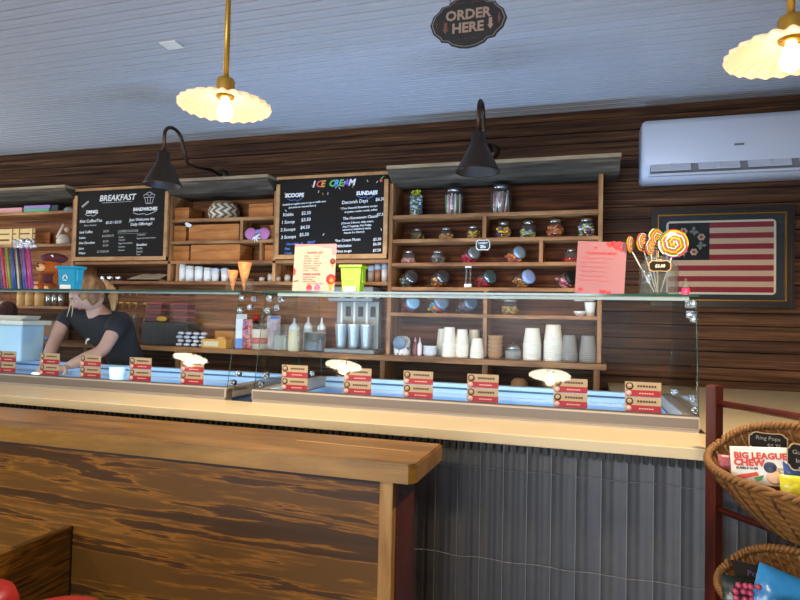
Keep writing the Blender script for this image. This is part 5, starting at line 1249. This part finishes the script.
for sx in (-.034, .034):
    mb = MB(); lump(mb, (sx, -.062, .014), .015, FURP, (1, .6, .9), 3, .05); mb.build('paw', t)
MB().ball((-.012, -.077, .124), .006, BLACK, sub=2).build('nose', t)
for sx in (-.03, .01): MB().ball((sx, -.062, .14), .0045, BLACK, sub=2).build('eye', t)
mb = MB(); lump(mb, (.012, 0, .172), .057, MRN, (1.25, 1, .5), 3, .06); mb.build('hat', t)
mb = MB(); lump(mb, (.004, -.010, .062), .047, MRN, (1.05, .86, .75), 3, .05); mb.build('vest', t)
MB().lathe([(0, 0), (.009, 0), (.009, .002), (0, .002)], WPL, n=10, X=FACE(.045, -.045, .178)).build('hat_badge', t)

# ------------------------------------------------------------------ people
def skin_mesh(verts, edges, radii, sub=2):
    me = bpy.data.meshes.new('s'); me.from_pydata([tuple(v) for v in verts], edges, []); me.update()
    o = bpy.data.objects.new('s', me); COL.objects.link(o)
    md = o.modifiers.new('k', 'SKIN'); md.use_smooth_shade = True; md.branch_smoothing = .6
    sv = me.skin_vertices[0].data
    for i, r_ in enumerate(radii): sv[i].radius = r_ if isinstance(r_, tuple) else (r_, r_); sv[i].use_root = (i == 0)
    if sub: o.modifiers.new('u', 'SUBSURF').levels = sub
    dg = bpy.context.evaluated_depsgraph_get(); r_ = bpy.data.meshes.new_from_object(o.evaluated_get(dg))
    bpy.data.objects.remove(o); return r_
def chain(pts, radii, sub=2): return skin_mesh(pts, [(i, i+1) for i in range(len(pts)-1)], radii, sub)
def hand(mb, wrist, fore, down, m_, s=1.0, side=1):
    """palm and five bent fingers. fore: forearm direction, down: palm normal"""
    f = fore.normalized(); n_ = (down-f*down.dot(f)).normalized(); l = f.cross(n_)*side
    W = wrist
    mb.mesh(chain([W-f*.02*s, W+f*.03*s, W+f*.075*s], [(.024*s, .018*s), (.034*s, .016*s), (.036*s, .013*s)]), m_)
    for k, (o_, L_) in enumerate(((-.030, .066), (-.010, .078), (.010, .073), (.029, .058))):
        b_ = W+f*.07*s+l*o_*s
        d1 = (f+n_*.35+l*o_*2.2).normalized(); d2 = (f+n_*.95).normalized(); d3 = (f*.6+n_*1.1).normalized()
        p1 = b_+d1*L_*.45*s; p2 = p1+d2*L_*.32*s; p3 = p2+d3*L_*.26*s
        mb.mesh(chain([b_-f*.02*s, b_, p1, p2, p3], [.0095*s, .0095*s, .0085*s, .008*s, .0062*s], 1), m_)
    b_ = W+f*.022*s-l*.028*s
    mb.mesh(chain([W+f*.01*s-l*.01*s, b_, b_+(f*.5-l*.7+n_*.4).normalized()*.034*s, b_+(f*.9-l*.5+n_*.7).normalized()*.058*s], [.013*s, .0125*s, .0105*s, .008*s], 1), m_)
def head(mb, c_, F, Up, m_, s=1.0):
    F = F.normalized(); Rt = F.cross(Up).normalized(); U_ = Rt.cross(F).normalized()
    T = Matrix.Translation(c_) @ Matrix((Rt, F, U_)).transposed().to_4x4() @ Matrix.Scale(s, 4)
    b_ = bmesh.new(); bmesh.ops.create_uvsphere(b_, u_segments=64, v_segments=48, radius=1)
    g = lambda v, a, sx, sy, sz: math.exp(-((v.x-a[0])/sx)**2-((v.y-a[1])/sy)**2-((v.z-a[2])/sz)**2)
    for v in b_.verts:
        q = v.co; x, y, z = q.x*.076, q.y*.094, q.z*.112
        if z < 0: k = 1+z*2.6; x *= max(.55, k*1.0); y *= 1+z*1.0
        p = Vector((x, y, z))
        if y > 0:
            p.y += .020*g(p, (0, .09, -.018), .011, .05, .022)      # nose
            p.y += .008*g(p, (0, .09, .008), .010, .05, .02)
            p.y -= .010*(g(p, (.03, .08, .012), .016, .05, .013)+g(p, (-.03, .08, .012), .016, .05, .013))   # sockets
            p.y += .005*g(p, (0, .09, .032), .05, .05, .009)       # brow
            p.y += .007*g(p, (0, .08, -.052), .020, .05, .008)     # lips
            p.y += .008*g(p, (0, .07, -.088), .022, .06, .018)      # chin
            p.x += .004*math.copysign(1, x)*g(p, (math.copysign(.05, x), .05, -.02), .02, .05, .02)
        v.co = p
    me = bpy.data.meshes.new('h'); b_.to_mesh(me); b_.free(); mb.mesh(me, m_, T)
    for sx in (-1, 1):
        mb.ball((sx*.030, .0755, .011), .0108, mat('eye_white', '#e9e4de', .3), X=T, sub=3); mb.ball((sx*.030, .0848, .009), .0042, mat('iris', '#3c2c20', .2), X=T, sub=2)
        mb.ball((sx*.030, .0765, .0165), .0135, m_, X=T, sub=3, sc=(1.05, .95, .72))   # lid
        mb.lathe([(.006, -.004), (.017, -.002), (.019, .002), (.012, .003), (.005, .0)], m_, n=18, X=T @ Matrix.Translation((sx*.074, -.005, -.005)) @ Matrix.Rotation(sx*PI/2+sx*.3, 4, 'Y') @ Matrix.Diagonal((1.6, 1, 1, 1)))
        mb.tube([T @ Vector((sx*.016, .093, .034)), T @ Vector((sx*.032, .093, .038)), T @ Vector((sx*.046, .083, .034))], .0022, mat('brow', '#6a4a34', .7), n=5)
    mb.tube([T @ Vector((-.022, .083, -.052)), T @ Vector((-.008, .0935, -.0505)), T @ Vector((0, .0945, -.0515)), T @ Vector((.008, .0935, -.0505)), T @ Vector((.022, .083, -.052))], .0035, mat('lips', '#b8606a', .4), n=6)
    return T
V = Vector
# person in black leaning into the case
head_c = at(87, 293, 2.93); neck = at(97, 309, 3.02); chest = at(101, 330, 3.10)
shR = at(67, 314, 3.02); shL = at(121, 318, 3.06)
elR = at(56, 338, 2.92); wrR = at(44, 366, 2.74)
elL = at(103, 351, 2.88); wrL = at(66, 367, 2.66)
waist = V((chest.x+.14, 3.19, 1.12)); pelvis = V((waist.x+.05, 3.26, .96))
t = thing('person', 'person in a black t-shirt leaning over the left case, reaching in with both arms', 'person', (pelvis.x, 3.24, 0))
O = Matrix.Translation((-pelvis.x, -3.24, 0))
mb = MB()
verts = [pelvis, waist, chest, neck, (head_c+neck)/2+V((.0, .0, -.012)), head_c, shR, elR, (elR+wrR)/2, wrR, shL, elL, (elL+wrL)/2, wrL,
         pelvis+V((-.09, -.02, -.06)), pelvis+V((-.11, -.04, -.45)), V((pelvis.x-.12, 3.24, .08)), pelvis+V((.09, .0, -.06)), pelvis+V((.12, -.0, -.45)), V((pelvis.x+.13, 3.28, .08))]
edges = [(0, 1), (1, 2), (2, 3), (3, 4), (4, 5), (2, 6), (6, 7), (7, 8), (8, 9), (2, 10), (10, 11), (11, 12), (12, 13), (0, 14), (14, 15), (15, 16), (0, 17), (17, 18), (18, 19)]
rad = [(.14, .11), (.125, .095), (.13, .10), .055, .047, .05, .05, .040, .038, .025, .05, .040, .038, .025, .085, .058, .04, .085, .058, .04]
mb.mesh(skin_mesh(verts, edges, rad), SKIN)
hand(mb, wrR, (wrR-elR), V((.3, .2, -1)), SKIN, .95, 1); hand(mb, wrL, (wrL-elL), V((.3, .3, -1)), SKIN, .95, -1)
F = V((-.50, -.58, -.66)); Upv = V((-.15, -.5, .85))
T = head(mb, head_c, F, Upv, SKIN, 1.0)
for sx, ft in ((-.12, 3.24), (.13, 3.28)):
    pass
mb.build('body', t, X=O)
mb = MB()
sv = [waist+V((.03, .04, -.20)), waist, chest, neck+V((.01, .03, -.03)), shR, (shR*.35+elR*.65), shL, (shL*.42+elL*.58)]
mb.mesh(skin_mesh(sv, [(0, 1), (1, 2), (2, 3), (2, 4), (4, 5), (2, 6), (6, 7)], [(.165, .135), (.155, .122), (.155, .122), (.072, .06), (.074, .07), (.062, .062), (.078, .074), (.066, .066)]), SHIRT)
mb.build('t_shirt', t, X=O)
mb = MB(); px_ = at(93, 341, 2.9); 
mb.tube([px_+V((-.012, -.04, -.018)), px_+V((-.006, -.044, .0)), px_+V((.006, -.046, .014)), px_+V((.012, -.046, .016))], .004, WPL, n=6); mb.ball(px_+V((.010, -.046, .012)), .008, WPL, sub=1); mb.build('shirt_emblem', t, X=O)
mb = MB()
tv = [pelvis+V((0, 0, .03)), pelvis+V((-.09, -.02, -.06)), pelvis+V((-.11, -.04, -.45)), V((pelvis.x-.12, 3.24, .07)), pelvis+V((.09, .0, -.06)), pelvis+V((.12, -.0, -.45)), V((pelvis.x+.13, 3.28, .07))]
mb.mesh(skin_mesh(tv, [(0, 1), (1, 2), (2, 3), (0, 4), (4, 5), (5, 6)], [(.155, .125), .10, .075, .065, .10, .075, .065]), JEAN); mb.build('trousers', t, X=O)
for sx, fy in ((-.12, 3.24), (.13, 3.28)):
    mb = MB(); mb.mesh(chain([V((sx, fy-3.24+.05, .05)), V((sx, fy-3.24-.04, .045)), V((sx-.01, fy-3.24-.15, .035))], [(.045, .045), (.045, .042), (.04, .03)]), BLACK); mb.build('shoe', t)
# hair: cap, ponytail and loose strands
mb = MB(); b_ = bmesh.new(); bmesh.ops.create_uvsphere(b_, u_segments=72, v_segments=48, radius=1)
for v in list(b_.verts):
    q = v.co; p = V((q.x*.088, q.y*.106-.006, q.z*.122+.004)); 
    p *= 1+.025*noise.noise(V((q.x*2, q.y*9, q.z*2)))+.02*math.sin(math.atan2(q.x, q.z)*30)*.3
    v.co = p
dele = [v for v in b_.verts if (v.co.y > .056 and v.co.z < .066) or (v.co.z < -.07) or (v.co.y > .036 and v.co.z < -.01)]
bmesh.ops.delete(b_, geom=dele, context='VERTS'); me = bpy.data.meshes.new('hair'); b_.to_mesh(me); b_.free()
HAIRME = me; mb.mesh(me, HAIR, T)
mb.build('hair', t, X=O)
mb = MB(); q0 = T @ V((0, -.095, .02)); mb.mesh(chain([q0, at(106, 284, 3.02), at(112, 291, 3.03), at(114, 301, 3.01), at(113, 311, 2.99)], [.028, .032, .034, .027, .010]), wood('blonde_hair', ['#7a5838', '#a88258', '#cdab7c'], scale=(20, 20, 3), rough=.5))
mb.build('ponytail', t, X=O)
HB = mat('blonde_strand', '#cdb08a', .5)
mb = MB()
for dx_, ex_ in ((0, -.006), (.016, .004)):
    q0 = T @ V((.070, .045, .02)); q0 = q0+V((dx_, -.012, 0))
    mb.tube([q0, q0+V((-.004, -.014, -.05)), q0+V((ex_-.010, -.016, -.10)), q0+V((ex_*2-.022, -.014, -.145))], .006, HB, n=6, r2=.002)
mb.build('loose_strands', t, X=O)
MB().tube([T @ V((.032*math.cos(k*PI/8), -.098+.01*math.sin(k*PI/8), .016+.026*math.sin(k*PI/8))) for k in range(17)], .005, BLACK, n=6).build('hair_tie', t, X=O)
# second person at the picture edge
c2 = at(2, 305, 3.15)
t = thing('person', 'person in a maroon top at the left picture edge, mostly out of frame', 'person', (c2.x-.14, 3.2, 0)); O2 = Matrix.Translation((-(c2.x-.14), -3.2, 0))
px_ = c2.x-.14; mb = MB()
verts = [V((px_, 3.2, .95)), V((px_, 3.2, 1.15)), V((px_, 3.2, 1.36)), V((px_, 3.19, 1.50)), V((px_-.01, 3.17, 1.60)), V((px_+.17, 3.18, 1.43)), V((px_+.21, 3.08, 1.30)), V((px_+.03, 2.98, 1.37)), V((px_-.17, 3.18, 1.43)), V((px_-.2, 3.1, 1.2)), V((px_-.1, 2.92, 1.15)),
  V((px_-.09, 3.2, .85)), V((px_-.1, 3.18, .48)), V((px_-.1, 3.2, .08)), V((px_+.09, 3.2, .85)), V((px_+.1, 3.18, .48)), V((px_+.1, 3.2, .08))]
edges = [(0, 1), (1, 2), (2, 3), (3, 4), (2, 5), (5, 6), (6, 7), (2, 8), (8, 9), (9, 10), (0, 11), (11, 12), (12, 13), (0, 14), (14, 15), (15, 16)]
mb.mesh(skin_mesh(verts, edges, [(.14, .11), (.12, .1), (.13, .1), .052, .05, .05, .042, .028, .05, .042, .028, .085, .058, .04, .085, .058, .04]), SKIN)
hand(mb, V((px_+.03, 2.98, 1.37)), V((-1, -.5, .3)), V((0, 0, -1)), SKIN, .95, 1); hand(mb, V((px_-.1, 2.92, 1.15)), V((.5, -.8, -.2)), V((0, 0, -1)), SKIN, .95, -1)
T2 = head(mb, V((px_-.01, 3.14, 1.69)), V((-.3, -1, -.2)), V((0, 0, 1)), SKIN, .98); mb.build('body', t, X=O2)
mb = MB(); mb.mesh(skin_mesh([V((px_, 3.2, .9)), V((px_, 3.2, 1.15)), V((px_, 3.2, 1.36)), V((px_, 3.2, 1.46)), V((px_+.17, 3.18, 1.43)), V((px_+.205, 3.09, 1.31)), V((px_-.17, 3.18, 1.43)), V((px_-.2, 3.11, 1.22))], [(0, 1), (1, 2), (2, 3), (2, 4), (4, 5), (2, 6), (6, 7)], [(.165, .13), (.15, .12), (.155, .12), (.07, .065), (.075, .07), (.07, .066), (.075, .07), (.066, .062)]), MAROON); mb.build('top', t, X=O2)
mb = MB(); mb.mesh(skin_mesh([V((px_, 3.2, .95)), V((px_-.09, 3.2, .85)), V((px_-.1, 3.18, .48)), V((px_-.1, 3.2, .03)), V((px_+.09, 3.2, .85)), V((px_+.1, 3.18, .48)), V((px_+.1, 3.2, .03))], [(0, 1), (1, 2), (2, 3), (0, 4), (4, 5), (5, 6)], [(.155, .125), .10, .075, .065, .10, .075, .065]), JEAN); mb.build('trousers', t, X=O2)
mb = MB(); mb.mesh(HAIRME, HAIR, T2); mb.build('hair', t, X=O2)
# white and blue ice cream bucket by the left picture edge
A = at(-22, 345, 2.70); B = at(20, 345, 2.70); zt = at(10, 325, 2.70).z
t = thing('ice_cream_tub', 'pale blue tub with wide cream lid on the case rim at left edge', 'tub', ((A.x+B.x)/2, 2.785, RIM+.001))
w_ = (B.x-A.x); MB().b2(-w_/2, w_/2, -.08, .08, 0, zt-RIM, mat('tub_pale_blue', '#a8c8dc', .35), bev=.012).build('body', t)
MB().b2(-w_/2-.012, w_/2+.03, -.1, .1, zt-RIM, zt-RIM+.028, mat('lid_cream', '#d8d4c4', .4), bev=.006).build('lid', t)
mb = MB()
random.seed(2)
for k in range(5): mb.b2(-w_/2+.02*k, w_/2-.02+.002*k, -.07, .05, .001+.005*k, .006+.005*k, mat('crumpled_paper', '#d8d2c4', .8), rz=.05*k)
mb.build('paper_sheets', loc=((A.x+B.x)/2, 2.785, zt+.0295), label='loose cream paper sheets lying on the lid of the pale blue tub', cat='paper')
# white napkin and clear cup in the case
c = at(30, 372, GY0+.12); MB().prism([(-.035, 0), (.04, 0), (.045, .045), (.005, .05)], 0, .003, WPL, FACE(0, 0, 0, 0, -.6)).build('paper_napkin', loc=(c.x, GY0+.11, RIM-.045), label='white paper napkin in the case between the two leftmost flavour tags', cat='napkin')
c = at(108, 370, GY0+.10); MB().lathe([(0, 0), (.030, 0), (.036, .085), (.038, .087), (.034, .085), (.028, .004), (0, .004)], mat('cup_pale_blue', '#cfe0e4', .4), n=22).build('plastic_cup', loc=(c.x, GY0+.16, 1.006+.05), label='pale clear cup standing in the left case right of the reaching hands', cat='cup')
